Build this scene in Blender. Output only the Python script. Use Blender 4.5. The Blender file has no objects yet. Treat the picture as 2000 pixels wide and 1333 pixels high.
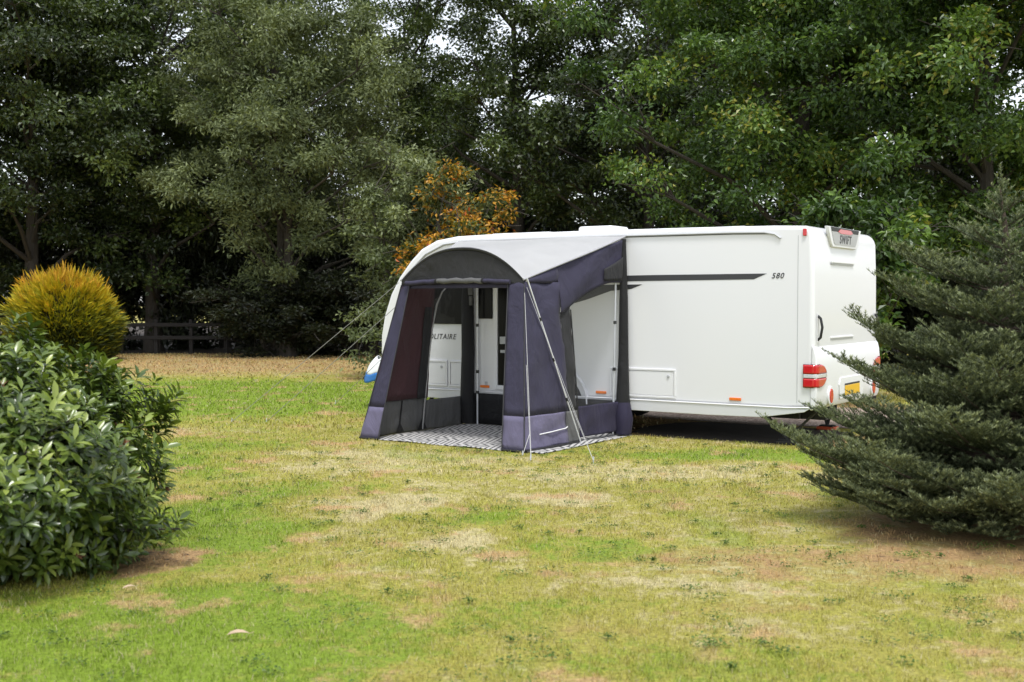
import bpy, bmesh, math, random
import numpy as np
from mathutils import Vector, Matrix
R = math.radians
random.seed(7)
sc = bpy.context.scene
COL = sc.collection

# ------------------------------------------------------------------ camera
H_EYE = 1.71
cam_d = bpy.data.cameras.new('camera')
cam = bpy.data.objects.new('camera', cam_d)
COL.objects.link(cam)
cam.location = (0, 0, H_EYE)
cam.rotation_euler = (R(90 - 2.02), 0, 0)
cam_d.sensor_width = 36
cam_d.lens = 40.5
cam_d.clip_start = 0.05
cam_d.clip_end = 2000
cam_d.dof.use_dof = True
cam_d.dof.focus_distance = 13.8
cam_d.dof.aperture_fstop = 3.0
sc.camera = cam

# ------------------------------------------------------------------ sky and sun (bright overcast)
SUN_EL, SUN_AZ = 68, 166          # azimuth measured from +Y towards +X
w = bpy.data.worlds.new('World')
sc.world = w
w.use_nodes = True
nt = w.node_tree
bg = nt.nodes['Background']
sky = nt.nodes.new('ShaderNodeTexSky')
sky.sky_type = 'NISHITA'
sky.sun_disc = False
sky.sun_elevation = R(SUN_EL)
sky.sun_rotation = R(SUN_AZ)
sky.air_density = 1.0
sky.dust_density = 1.5
sky.ozone_density = 1.0
hs = nt.nodes.new('ShaderNodeHueSaturation')
hs.inputs['Saturation'].default_value = 0.30
nt.links.new(sky.outputs[0], hs.inputs['Color'])
nt.links.new(hs.outputs[0], bg.inputs[0])
bg.inputs[1].default_value = 0.13
sd = bpy.data.lights.new('sun', 'SUN')
sd.energy = 1.35
sd.angle = R(11)
sd.color = (1.0, 0.985, 0.96)
sun = bpy.data.objects.new('sun', sd)
COL.objects.link(sun)
sv = Vector((math.sin(R(SUN_AZ)) * math.cos(R(SUN_EL)), math.cos(R(SUN_AZ)) * math.cos(R(SUN_EL)), math.sin(R(SUN_EL))))
sun.rotation_euler = sv.to_track_quat('Z', 'Y').to_euler()
sun.location = (0, 0, 30)
sc.view_settings.view_transform = 'Standard'
sc.view_settings.look = 'None'
sc.view_settings.exposure = 1.22
sc.view_settings.gamma = 1.0
sc.cycles.max_bounces = 8
sc.cycles.diffuse_bounces = 3
sc.cycles.glossy_bounces = 3
sc.cycles.transparent_max_bounces = 12
sc.cycles.transmission_bounces = 6

# ------------------------------------------------------------------ helpers
def ground_pt(px, py):
    Y = 2250 * H_EYE / (py - 587)
    return ((px - 1000) / 2250 * Y, Y)

def atx(px, Y):
    return (px - 1000) / 2250 * Y

def tag(o, label=None, cat=None, group=None, kind=None):
    if label: o['label'] = label
    if cat: o['category'] = cat
    if group: o['group'] = group
    if kind: o['kind'] = kind
    return o

def empty(name, loc, rz=0.0):
    o = bpy.data.objects.new(name, None)
    COL.objects.link(o)
    o.location = loc
    o.rotation_euler = (0, 0, rz)
    o.empty_display_size = 0.2
    return o

class NT:
    def __init__(s, name):
        s.m = bpy.data.materials.new(name)
        s.m.use_nodes = True
        s.t = s.m.node_tree
        s.b = s.t.nodes['Principled BSDF']
    def n(s, typ, **kw):
        x = s.t.nodes.new(typ)
        for k, v in kw.items():
            setattr(x, k, v)
        return x
    def l(s, a, b):
        s.t.links.new(a, b)

def srgb(r, g, b):
    f = lambda c: (c / 255 / 12.92) if c / 255 <= 0.04045 else ((c / 255 + 0.055) / 1.055) ** 2.4
    return (f(r), f(g), f(b))

def mat(name, col, rough=0.5, metal=0.0, var=0.08, vscale=6.0, bump=0.0, bscale=40.0, spec=0.5, coat=0.0, stretch=None):
    k = NT(name)
    k.b.inputs['Roughness'].default_value = rough
    k.b.inputs['Metallic'].default_value = metal
    k.b.inputs['Specular IOR Level'].default_value = spec
    k.b.inputs['Coat Weight'].default_value = coat
    tc = k.n('ShaderNodeTexCoord')
    nz = k.n('ShaderNodeTexNoise')
    nz.inputs['Scale'].default_value = vscale
    nz.inputs['Detail'].default_value = 5
    src = tc.outputs['Object']
    if stretch:
        mp = k.n('ShaderNodeMapping')
        mp.inputs['Scale'].default_value = stretch
        k.l(src, mp.inputs[0]); src = mp.outputs[0]
    k.l(src, nz.inputs['Vector'])
    mx = k.n('ShaderNodeMix', data_type='RGBA')
    lo = tuple(c * (1 - var) for c in col); hi = tuple(min(1, c * (1 + var)) for c in col)
    mx.inputs[6].default_value = (*lo, 1); mx.inputs[7].default_value = (*hi, 1)
    k.l(nz.outputs[0], mx.inputs[0])
    k.l(mx.outputs[2], k.b.inputs['Base Color'])
    if bump > 0:
        n2 = k.n('ShaderNodeTexNoise')
        n2.inputs['Scale'].default_value = bscale
        n2.inputs['Detail'].default_value = 4
        k.l(src, n2.inputs['Vector'])
        bp = k.n('ShaderNodeBump')
        bp.inputs['Strength'].default_value = bump
        bp.inputs['Distance'].default_value = 0.02
        k.l(n2.outputs[0], bp.inputs['Height'])
        k.l(bp.outputs[0], k.b.inputs['Normal'])
    return k.m

def leaf_mat(name, stops, rough=0.5, transl=0.25, spec=0.4, nscale=0.5, nmix=0.35):
    """foliage: colour per leaf from the 'tint' attribute, clump variation from noise."""
    k = NT(name)
    at = k.n('ShaderNodeAttribute', attribute_name='tint')
    tc = k.n('ShaderNodeTexCoord')
    nz = k.n('ShaderNodeTexNoise')
    nz.inputs['Scale'].default_value = nscale
    nz.inputs['Detail'].default_value = 3
    k.l(tc.outputs['Object'], nz.inputs['Vector'])
    a = k.n('ShaderNodeMath', operation='MULTIPLY_ADD')
    k.l(nz.outputs[0], a.inputs[0]); a.inputs[1].default_value = nmix * 2; a.inputs[2].default_value = -nmix
    s = k.n('ShaderNodeMath', operation='ADD')
    k.l(a.outputs[0], s.inputs[0]); k.l(at.outputs['Fac'], s.inputs[1])
    cr = k.n('ShaderNodeValToRGB')
    e = cr.color_ramp.elements
    while len(e) < len(stops): e.new(0.5)
    for i, (p, c) in enumerate(stops):
        e[i].position = p; e[i].color = (*c, 1)
    k.l(s.outputs[0], cr.inputs[0])
    k.l(cr.outputs[0], k.b.inputs['Base Color'])
    k.b.inputs['Roughness'].default_value = rough
    k.b.inputs['Specular IOR Level'].default_value = spec
    if transl > 0:
        tr = k.n('ShaderNodeBsdfTranslucent')
        g = k.n('ShaderNodeMix', data_type='RGBA', blend_type='MULTIPLY')
        g.inputs[0].default_value = 1
        g.inputs[7].default_value = (1.3, 1.35, 0.5, 1)
        k.l(cr.outputs[0], g.inputs[6])
        k.l(g.outputs[2], tr.inputs[0])
        ms = k.n('ShaderNodeMixShader')
        ms.inputs[0].default_value = transl
        k.l(k.b.outputs[0], ms.inputs[1]); k.l(tr.outputs[0], ms.inputs[2])
        k.l(ms.outputs[0], k.t.nodes['Material Output'].inputs[0])
    return k.m

def link(name, me, m, parent=None, smooth=None):
    o = bpy.data.objects.new(name, me)
    COL.objects.link(o)
    if m is not None:
        if isinstance(m, (list, tuple)):
            for x in m: me.materials.append(x)
        else:
            me.materials.append(m)
    if parent is not None: o.parent = parent
    if smooth is not None:
        me.polygons.foreach_set('use_smooth', [True] * len(me.polygons))
        me.set_sharp_from_angle(angle=R(smooth))
    return o

class MB:
    """collects shapes that become ONE mesh"""
    def __init__(s): s.v = []; s.f = []; s.mi = []
    def add(s, vs, fs, mi=0):
        b = len(s.v)
        s.v += [tuple(v) for v in vs]
        s.f += [tuple(i + b for i in f) for f in fs]
        s.mi += [mi] * len(fs)
        return s
    def box(s, x0, x1, y0, y1, z0, z1, mi=0):
        vs = [(x, y, z) for x in (x0, x1) for y in (y0, y1) for z in (z0, z1)]
        return s.add(vs, [(0, 1, 3, 2), (4, 6, 7, 5), (0, 4, 5, 1), (2, 3, 7, 6), (0, 2, 6, 4), (1, 5, 7, 3)], mi)
    def tube(s, pts, r, n=8, cap=True, mi=0):
        pts = [Vector(p) for p in pts]
        rs = r if isinstance(r, (list, tuple)) else [r] * len(pts)
        vs = []; fs = []
        t0 = (pts[1] - pts[0]).normalized()
        up = Vector((0, 0, 1)) if abs(t0.z) < 0.9 else Vector((1, 0, 0))
        a = t0.cross(up).normalized()
        for i, p in enumerate(pts):
            t = (pts[min(i + 1, len(pts) - 1)] - pts[max(i - 1, 0)]).normalized()
            a = (a - t * a.dot(t)).normalized()
            b = t.cross(a)
            for j in range(n):
                q = 2 * math.pi * j / n
                vs.append(p + (a * math.cos(q) + b * math.sin(q)) * rs[i])
        for i in range(len(pts) - 1):
            for j in range(n):
                fs.append((i * n + j, i * n + (j + 1) % n, (i + 1) * n + (j + 1) % n, (i + 1) * n + j))
        if cap:
            fs.append(tuple(range(n))[::-1]); fs.append(tuple((len(pts) - 1) * n + j for j in range(n)))
        return s.add(vs, fs, mi)
    def prism(s, prof, axis, a0, a1, mi=0):
        """closed 2-D profile extruded along an axis; profile coords are the other two axes in order"""
        def P(p, a):
            return {'x': (a, p[0], p[1]), 'y': (p[0], a, p[1]), 'z': (p[0], p[1], a)}[axis]
        n = len(prof)
        vs = [P(p, a0) for p in prof] + [P(p, a1) for p in prof]
        fs = [tuple(range(n))[::-1], tuple(range(n, 2 * n))]
        fs += [(i, (i + 1) % n, n + (i + 1) % n, n + i) for i in range(n)]
        return s.add(vs, fs, mi)
    def grid(s, fn, nu, nv, mi=0):
        vs = [fn(i / nu, j / nv) for i in range(nu + 1) for j in range(nv + 1)]
        fs = [(i * (nv + 1) + j, (i + 1) * (nv + 1) + j, (i + 1) * (nv + 1) + j + 1, i * (nv + 1) + j + 1) for i in range(nu) for j in range(nv)]
        return s.add(vs, fs, mi)
    def mesh(s, name, off=(0, 0, 0)):
        me = bpy.data.meshes.new(name)
        me.from_pydata([(a - off[0], b - off[1], c - off[2]) for a, b, c in s.v], [], s.f)
        bm = bmesh.new(); bm.from_mesh(me)
        bmesh.ops.recalc_face_normals(bm, faces=bm.faces)
        bm.to_mesh(me); bm.free()
        if any(s.mi):
            me.polygons.foreach_set('material_index', s.mi)
        return me
    def build(s, name, m, parent=None, off=(0, 0, 0), smooth=35, bevel=0, seg=3, solid=0):
        o = link(name, s.mesh(name, off), m, parent, smooth)
        if solid:
            md = o.modifiers.new('solid', 'SOLIDIFY'); md.thickness = solid; md.offset = 0
        if bevel:
            md = o.modifiers.new('bevel', 'BEVEL'); md.width = bevel; md.segments = seg
            md.limit_method = 'ANGLE'; md.angle_limit = R(40); md.harden_normals = True
        return o

def np_mesh(name, verts, faces_by_size, attrs=None, smooth=False):
    """fast mesh from numpy; faces_by_size is a list of (k x n) index arrays"""
    me = bpy.data.meshes.new(name)
    nv = len(verts)
    me.vertices.add(nv)
    me.vertices.foreach_set('co', np.ascontiguousarray(verts, dtype=np.float32).ravel())
    loops = np.concatenate([f.ravel() for f in faces_by_size]).astype(np.int32)
    tot = np.concatenate([np.full(len(f), f.shape[1], np.int32) for f in faces_by_size])
    start = np.concatenate([[0], np.cumsum(tot)[:-1]]).astype(np.int32)
    me.loops.add(len(loops)); me.loops.foreach_set('vertex_index', loops)
    me.polygons.add(len(tot))
    me.polygons.foreach_set('loop_start', start)
    me.polygons.foreach_set('use_smooth', np.full(len(tot), smooth))
    for k, a in (attrs or {}).items():
        at = me.attributes.new(k, 'FLOAT', 'POINT')
        at.data.foreach_set('value', np.ascontiguousarray(a, dtype=np.float32))
    me.update(calc_edges=True)
    return me

def unit(a):
    return a / np.maximum(np.linalg.norm(a, axis=-1, keepdims=True), 1e-9)

def leaves4(C, D, N, L, W, tint, fold=0.25):
    """rhombic folded leaves: verts, quads, tint"""
    D = unit(D); S = unit(np.cross(D, N)); U = unit(np.cross(S, D))
    L = L[:, None]; W = W[:, None]
    v = np.stack([C, C + D * L * .45 + S * W * .5 + U * W * fold, C + D * L - U * W * .15, C + D * L * .45 - S * W * .5 + U * W * fold], 1)
    n = len(C)
    f = np.arange(4 * n).reshape(n, 4)
    return v.reshape(-1, 3), f, np.repeat(tint, 4)

def leaves8(C, D, N, L, W, tint, droop=0.18, fold=0.16):
    """long leaf with a folded midrib and a drooping tip: 8 verts"""
    D = unit(D); S = unit(np.cross(D, N)); U = unit(np.cross(S, D))
    L = L[:, None]; W = W[:, None]
    def sp(t): return C + D * L * t - U * L * droop * t * t
    s0, s1, s2, s3 = sp(0), sp(.35), sp(.72), sp(1.0)
    up = U * W * fold
    v = np.stack([s0, s1, s2, s3, s1 + S * W * .45 + up, s2 + S * W * .42 + up, s1 - S * W * .45 + up, s2 - S * W * .42 + up], 1)
    n = len(C); b = (np.arange(n) * 8)[:, None]
    q = np.concatenate([b + np.array([[1, 2, 5, 4]]), b + np.array([[2, 1, 6, 7]])])
    t = np.concatenate([b + np.array([[0, 1, 4]]), b + np.array([[2, 3, 5]]), b + np.array([[1, 0, 6]]), b + np.array([[3, 2, 7]])])
    return v.reshape(-1, 3), q, t, np.repeat(tint, 8)

def text_mesh(name, body, size, shear=0.0, bold=0.0, ext=0.002, space=1.0):
    cu = bpy.data.curves.new(name, 'FONT')
    cu.body = body; cu.size = size; cu.shear = shear; cu.offset = bold; cu.extrude = ext
    cu.align_x = 'CENTER'; cu.align_y = 'CENTER'; cu.space_character = space
    tmp = bpy.data.objects.new(name, cu)
    COL.objects.link(tmp)
    bpy.context.view_layer.update()
    dg = bpy.context.evaluated_depsgraph_get()
    me = bpy.data.meshes.new_from_object(tmp.evaluated_get(dg))
    bpy.data.objects.remove(tmp); bpy.data.curves.remove(cu)
    me.name = name
    return me

# ------------------------------------------------------------------ lawn colour, shared by soil and blades
GREEN = [  # (x, y, rx, ry, amount)
    (-5.6, 20.6, 6.2, 5.2, .78), (-2.3, 8.6, 1.0, 2.0, .70), (-1.9, 5.7, 1.9, 1.2, .74), (-3.5, 12.5, 1.6, 2.0, .55), (-.3, 9.1, .7, .5, .55),
    (.55, 7.9, .5, .5, .5), (2.9, 12.7, 2.3, .75, .7), (0.0, 6.2, .8, .5, .35), (-1.9, 10.2, 1.0, .7, .45), (-3.6, 13.5, 2.2, 1.2, .3),
    (1.0, 5.3, 1.2, .5, .25), (.1, 13.0, 1.6, .5, .3), (5.5, 13.5, 2.5, 2.5, .4)]
STRAW = [(-1.7, 12.4, 2.2, 1.1, .45), (-1.3, 9.5, 1.0, .8, .6), (.55, 9.9, .5, .4, .55), (-.4, 8.2, .5, .4, .5), (.7, 6.9, .5, .35, .4), (1.1, 11.3, 1.6, .6, .35)]
BROWN = [(1.9, 7.6, 1.5, .75, .55), (2.9, 7.5, 1.6, .9, .66), (3.9, 8.5, 1.9, 1.3, .75), (1.4, 6.4, .6, .3, .35), (-2.35, 7.45, .36, .4, .85), (-4.0, 7.6, 1.35, 1.0, 1.0), (3.0, 14.6, 1.0, .8, 1.0), (2.0, 15.3, 1.0, .9, 1.0), (3.9, 14.0, .8, .7, 1.0),  # patches under the caravan darken the ground for its shadow
         (-9.0, 32.0, 19.0, 8.0, .66), (3.5, 17.5, 4.0, 3.0, .8), (.45, 9.6, .5, .35, .35), (.5, 5.9, .4, .3, .35), (-2.5, 25.2, 2.5, 1.2, .6)]

def lawn_group():
    g = bpy.data.node_groups.new('lawn_colour', 'ShaderNodeTree')
    g.interface.new_socket('Color', in_out='OUTPUT', socket_type='NodeSocketColor')
    g.interface.new_socket('Dry', in_out='OUTPUT', socket_type='NodeSocketFloat')
    N, Lk = g.nodes, g.links
    out = N.new('NodeGroupOutput')
    geo = N.new('ShaderNodeNewGeometry')
    flat = N.new('ShaderNodeVectorMath'); flat.operation = 'MULTIPLY'; flat.inputs[1].default_value = (1, 1, 0)
    Lk.new(geo.outputs['Position'], flat.inputs[0])
    P = flat.outputs[0]
    def noise(scale, detail=4, rough=.55, off=0):
        n = N.new('ShaderNodeTexNoise'); n.inputs['Scale'].default_value = scale; n.inputs['Detail'].default_value = detail
        n.inputs['Roughness'].default_value = rough
        a = N.new('ShaderNodeVectorMath'); a.operation = 'ADD'; a.inputs[1].default_value = (off, off * .7, 0)
        Lk.new(P, a.inputs[0]); Lk.new(a.outputs[0], n.inputs['Vector'])
        return n
    def mth(op, a, b=None, c=None, clamp=False):
        m = N.new('ShaderNodeMath'); m.operation = op; m.use_clamp = clamp
        for i, x in enumerate((a, b, c)):
            if x is None: continue
            if isinstance(x, (int, float)): m.inputs[i].default_value = x
            else: Lk.new(x, m.inputs[i])
        return m.outputs[0]
    warp = noise(1.1, 5, .6, 13)
    wv = N.new('ShaderNodeVectorMath'); wv.operation = 'MULTIPLY_ADD'
    Lk.new(warp.outputs['Color'], wv.inputs[0]); wv.inputs[1].default_value = (1.5, 1.5, 0)
    off = N.new('ShaderNodeVectorMath'); off.operation = 'ADD'; off.inputs[1].default_value = (-.75, -.75, 0)
    Lk.new(P, off.inputs[0]); Lk.new(off.outputs[0], wv.inputs[2])
    def patches(lst):
        tot = None
        for (x, y, rx, ry, am) in lst:
            s = N.new('ShaderNodeVectorMath'); s.operation = 'SUBTRACT'; s.inputs[1].default_value = (x, y, 0)
            Lk.new(wv.outputs[0], s.inputs[0])
            d = N.new('ShaderNodeVectorMath'); d.operation = 'DIVIDE'; d.inputs[1].default_value = (rx, ry, 1)
            Lk.new(s.outputs[0], d.inputs[0])
            ln = N.new('ShaderNodeVectorMath'); ln.operation = 'LENGTH'
            Lk.new(d.outputs[0], ln.inputs[0])
            mr = N.new('ShaderNodeMapRange'); mr.interpolation_type = 'SMOOTHERSTEP'
            mr.inputs[1].default_value = 1.25; mr.inputs[2].default_value = .35; mr.inputs[3].default_value = 0; mr.inputs[4].default_value = am
            Lk.new(ln.outputs['Value'], mr.inputs[0])
            tot = mr.outputs[0] if tot is None else mth('MAXIMUM', tot, mr.outputs[0])
        return tot
    def mix(f, a, b):
        m = N.new('ShaderNodeMix'); m.data_type = 'RGBA'
        Lk.new(f, m.inputs[0])
        for i, x in ((6, a), (7, b)):
            if isinstance(x, tuple): m.inputs[i].default_value = (*x, 1)
            else: Lk.new(x, m.inputs[i])
        return m.outputs[2]
    n1 = noise(.55, 6, .62, 0); n2 = noise(2.3, 5, .6, 5); n3 = noise(9, 4, .65, 9)
    gsum = mth('ADD', mth('MULTIPLY', n1.outputs[0], .45), mth('ADD', mth('MULTIPLY', n2.outputs[0], .55), mth('MULTIPLY', n3.outputs[0], .85)))   # about .6
    gr = patches(GREEN); st = patches(STRAW); br = patches(BROWN)
    gv = mth('SUBTRACT', mth('ADD', mth('SUBTRACT', gsum, .16), mth('MULTIPLY', gr, .55)), mth('MULTIPLY', st, .4))
    def ramp(v, a, b):
        m = N.new('ShaderNodeMapRange'); m.interpolation_type = 'SMOOTHSTEP'
        m.inputs[1].default_value = a; m.inputs[2].default_value = b
        Lk.new(v, m.inputs[0]); return m.outputs[0]
    olive = (.350, .322, .070); green = (.205, .290, .030); straw = (.51, .445, .235); brown = (.41, .265, .125); soil = (.125, .080, .048)
    c = mix(ramp(gv, .55, .80), straw, olive)
    c = mix(ramp(gv, .80, 1.14), c, green)
    bv = mth('ADD', mth('MULTIPLY', br, .85), mth('ADD', mth('MULTIPLY', mth('SUBTRACT', n2.outputs[0], .5), 1.0), mth('MULTIPLY', mth('SUBTRACT', n3.outputs[0], .5), .7)))
    n5 = noise(1.35, 6, .68, 21); n6 = noise(.8, 5, .6, 33)
    tan = (.50, .33, .17)
    c = mix(mth('MULTIPLY', ramp(n5.outputs[0], .545, .64), .8), c, tan)
    c = mix(mth('MULTIPLY', ramp(n6.outputs[0], .56, .66), .5), c, green)
    bfac = ramp(bv, .25, .7)
    c = mix(bfac, c, brown)
    c = mix(ramp(mth('ADD', bv, mth('MULTIPLY', mth('SUBTRACT', n3.outputs[0], .5), 1.0)), .74, 1.0), c, soil)
    Lk.new(c, out.inputs[0])
    Lk.new(bfac, out.inputs[1])
    return g
LAWN = lawn_group()

def lawn_mat(name, blades):
    k = NT(name)
    g = k.n('ShaderNodeGroup'); g.node_tree = LAWN
    k.b.inputs['Roughness'].default_value = .75
    k.b.inputs['Specular IOR Level'].default_value = .2
    hsv = k.n('ShaderNodeHueSaturation')
    if blades:
        at = k.n('ShaderNodeAttribute', attribute_name='tint')
        mr = k.n('ShaderNodeMapRange'); mr.inputs[3].default_value = .6; mr.inputs[4].default_value = 1.55
        k.l(at.outputs['Fac'], mr.inputs[0]); k.l(mr.outputs[0], hsv.inputs['Value'])
        a2 = k.n('ShaderNodeAttribute', attribute_name='straw')
        mx = k.n('ShaderNodeMix', data_type='RGBA')
        k.l(a2.outputs['Fac'], mx.inputs[0]); k.l(hsv.outputs[0], mx.inputs[6]); mx.inputs[7].default_value = (.47, .42, .25, 1)
        k.l(g.outputs[0], hsv.inputs['Color'])
        k.l(mx.outputs[2], k.b.inputs['Base Color'])
        tr = k.n('ShaderNodeBsdfTranslucent'); k.l(mx.outputs[2], tr.inputs[0])
        ms = k.n('ShaderNodeMixShader'); ms.inputs[0].default_value = .3
        k.l(k.b.outputs[0], ms.inputs[1]); k.l(tr.outputs[0], ms.inputs[2])
        k.l(ms.outputs[0], k.t.nodes['Material Output'].inputs[0])
    else:
        geo = k.n('ShaderNodeNewGeometry')
        nz = k.n('ShaderNodeTexNoise'); nz.inputs['Scale'].default_value = 38; nz.inputs['Detail'].default_value = 9; nz.inputs['Roughness'].default_value = .7
        k.l(geo.outputs['Position'], nz.inputs['Vector'])
        mr = k.n('ShaderNodeMapRange'); mr.inputs[1].default_value = .3; mr.inputs[2].default_value = .7; mr.inputs[3].default_value = .35; mr.inputs[4].default_value = 1.25
        k.l(nz.outputs[0], mr.inputs[0]); k.l(mr.outputs[0], hsv.inputs['Value'])
        k.l(g.outputs[0], hsv.inputs['Color']); k.l(hsv.outputs[0], k.b.inputs['Base Color'])
        bp = k.n('ShaderNodeBump'); bp.inputs['Strength'].default_value = .6; bp.inputs['Distance'].default_value = .03
        k.l(nz.outputs[0], bp.inputs['Height']); k.l(bp.outputs[0], k.b.inputs['Normal'])
    return k.m

# ------------------------------------------------------------------ ground
b = MB()
b.grid(lambda u, v: (-300 + 600 * u, -60 + 500 * v, 0.0), 12, 12)
tag(b.build('lawn', lawn_mat('lawn_soil', False), smooth=None), 'patchy summer lawn with green, straw and brown areas', None, None, 'structure')

# caravan frame: s runs from the rear to the nose, d towards the viewer
CO = Vector((3.46, 13.2, 0)); CA = math.atan2(.555, -.832)
def cw(s, d, z=0.0):
    return Vector((CO.x - .832 * s - .555 * d, CO.y + .555 * s - .832 * d, z))

rg = random.Random(6)
b = MB()
fl = [(-60 + 4 * i, 36.9 + rg.uniform(-.5, .5) - (5 if i > 19 else 0)) for i in range(30)]
b.add([(x, y, .005) for x, y in fl] + [(x, 75, .005) for x, y in fl], [(i, i + 1, 31 + i, 30 + i) for i in range(29)])
tag(b.build('woodland_floor', mat('leaf_litter', (.035, .026, .018), .95, var=.5, vscale=3, bump=.6, bscale=20), smooth=None), 'dark leaf litter ground under the trees', None, None, 'structure')
def shade_patch():  # dark sheet that paints the caravan's shadow onto the ground
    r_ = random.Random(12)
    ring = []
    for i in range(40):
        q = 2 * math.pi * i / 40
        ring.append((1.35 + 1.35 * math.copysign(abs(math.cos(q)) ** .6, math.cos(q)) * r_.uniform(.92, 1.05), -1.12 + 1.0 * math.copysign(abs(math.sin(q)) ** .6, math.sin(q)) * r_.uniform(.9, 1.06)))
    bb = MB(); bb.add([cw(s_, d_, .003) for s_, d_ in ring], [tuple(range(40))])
    tag(bb.build('caravan_shade', mat('painted_shade', (.042, .033, .025), .95, var=.4, vscale=9, bump=.6, bscale=30), smooth=None), 'dark ground patch painting the shadow under the caravan', None, None, 'structure')
shade_patch()
# gravel drive behind the caravan
k = NT('gravel')
geo = k.n('ShaderNodeNewGeometry'); vo = k.n('ShaderNodeTexVoronoi'); vo.inputs['Scale'].default_value = 28
k.l(geo.outputs['Position'], vo.inputs['Vector'])
cr = k.n('ShaderNodeValToRGB')
cr.color_ramp.elements[0].color = (.16, .11, .085, 1); cr.color_ramp.elements[1].color = (.5, .4, .33, 1)
k.l(vo.outputs['Color'], cr.inputs[0]); k.l(cr.outputs[0], k.b.inputs['Base Color'])
k.b.inputs['Roughness'].default_value = .9
bp = k.n('ShaderNodeBump'); bp.inputs['Strength'].default_value = .8; bp.inputs['Distance'].default_value = .03
k.l(vo.outputs['Distance'], bp.inputs['Height']); k.l(bp.outputs[0], k.b.inputs['Normal'])
GRAVEL = k.m
b = MB()
rg = random.Random(4)
ed = [(-6 + .5 * i, -2.2 + rg.uniform(-.15, .15)) for i in range(24)] + [(5.5 - .5 * i, -5.4 + rg.uniform(-.2, .2)) for i in range(24)]
b.add([cw(s, d, .006) for s, d in ed], [tuple(range(len(ed)))])
tag(b.build('gravel_path', GRAVEL, smooth=None), 'strip of brown gravel on the far side of the caravan', None, None, 'structure')

# grass blades (uncountable)
def in_any(x, y):
    """mask of where no blades grow: rug and awning, gravel, beds under the shrubs"""
    s = (x - CO.x) * -.832 + (y - CO.y) * .555
    d = (x - CO.x) * -.555 + (y - CO.y) * -.832
    rug = (s > 2.30) & (s < 5.0) & (d > -.1) & (d < 2.16)
    gr = (d < -2.15) & (d > -5.5) & (s > -6) & (s < 5.5)
    rh = ((x + 4.0) / 1.35) ** 2 + ((y - 7.75) / 1.0) ** 2 < 1
    fir = ((x - 4.1) / 1.3) ** 2 + ((y - 8.9) / 1.1) ** 2 < 1
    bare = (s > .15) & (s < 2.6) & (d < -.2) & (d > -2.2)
    return rug | gr | rh | fir | bare

def grass():
    rng = np.random.default_rng(3)
    V = []; Q = []; T = []; tint = []; straw = []; base = 0
    for (y0, y1, dens, hgt, wid) in ((4.5, 7.2, 5600, .027, .0040), (7.2, 10.5, 3000, .029, .0056), (10.5, 15, 1400, .032, .009), (15, 24, 480, .042, .016), (24, 37, 150, .05, .03)):
        area = (y1 - y0) * (.52 * (y0 + y1)) * 1.12
        n = int(area * dens)
        y = np.sqrt(rng.uniform(y0 ** 2, y1 ** 2, n))
        x = rng.uniform(-.52, .52, n) * y * 1.12
        # clumping
        cl = .5 + .25 * np.sin(x * 5.1 + np.sin(y * 3.3) * 2) * np.sin(y * 4.7 + np.sin(x * 2.9) * 2) + .25 * np.sin(x * 17.3 + 3 * np.sin(y * 7.1)) * np.sin(y * 15.1 + 3 * np.sin(x * 6.3))
        m = ~in_any(x, y) & (rng.random(n) < .35 + .65 * cl)
        # bare soil and the painted caravan shade are nearly bladeless
        for (bx, by, rx, ry, am) in BROWN:
            rr = ((x - bx) / rx) ** 2 + ((y - by) / ry) ** 2
            m &= ~((rr < 1.0) & (rng.random(n) < am * .6))
        x = x[m]; y = y[m]; cl = cl[m]; n = len(x)
        h = hgt * rng.uniform(.45, 1.25, n) * (.55 + .8 * cl)
        wv = wid * rng.uniform(.6, 1.2, n)
        az = rng.uniform(0, 2 * np.pi, n)
        lean = rng.uniform(.1, 1.25, n) * h
        dx = np.cos(az); dy = np.sin(az)
        fa = rng.uniform(0, 2 * np.pi, n); sx = np.cos(fa) * wv / 2; sy = np.sin(fa) * wv / 2
        p0 = np.stack([x - sx, y - sy, np.zeros(n)], 1); p1 = np.stack([x + sx, y + sy, np.zeros(n)], 1)
        mx = x + dx * lean * .35; my = y + dy * lean * .35
        p2 = np.stack([mx + sx * .8, my + sy * .8, h * .6], 1); p3 = np.stack([mx - sx * .8, my - sy * .8, h * .6], 1)
        p4 = np.stack([x + dx * lean, y + dy * lean, h * (1 - .25 * (lean / h) ** 2)], 1)
        V.append(np.stack([p0, p1, p2, p3, p4], 1).reshape(-1, 3))
        ii = base + np.arange(n)[:, None] * 5
        Q.append(ii + np.array([[0, 1, 2, 3]])); T.append(ii + np.array([[3, 2, 4]]))
        base += 5 * n
        tint.append(np.repeat(rng.random(n), 5)); straw.append(np.repeat((rng.random(n) < .16) * rng.uniform(.5, 1, n), 5))
    me = np_mesh('grass_blades', np.concatenate(V), [np.concatenate(Q), np.concatenate(T)], {'tint': np.concatenate(tint), 'straw': np.concatenate(straw)})
    tag(link('grass_blades', me, lawn_mat('grass_blade', True)), 'short dry and green grass blades over the lawn', None, None, 'stuff')
grass()

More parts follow.
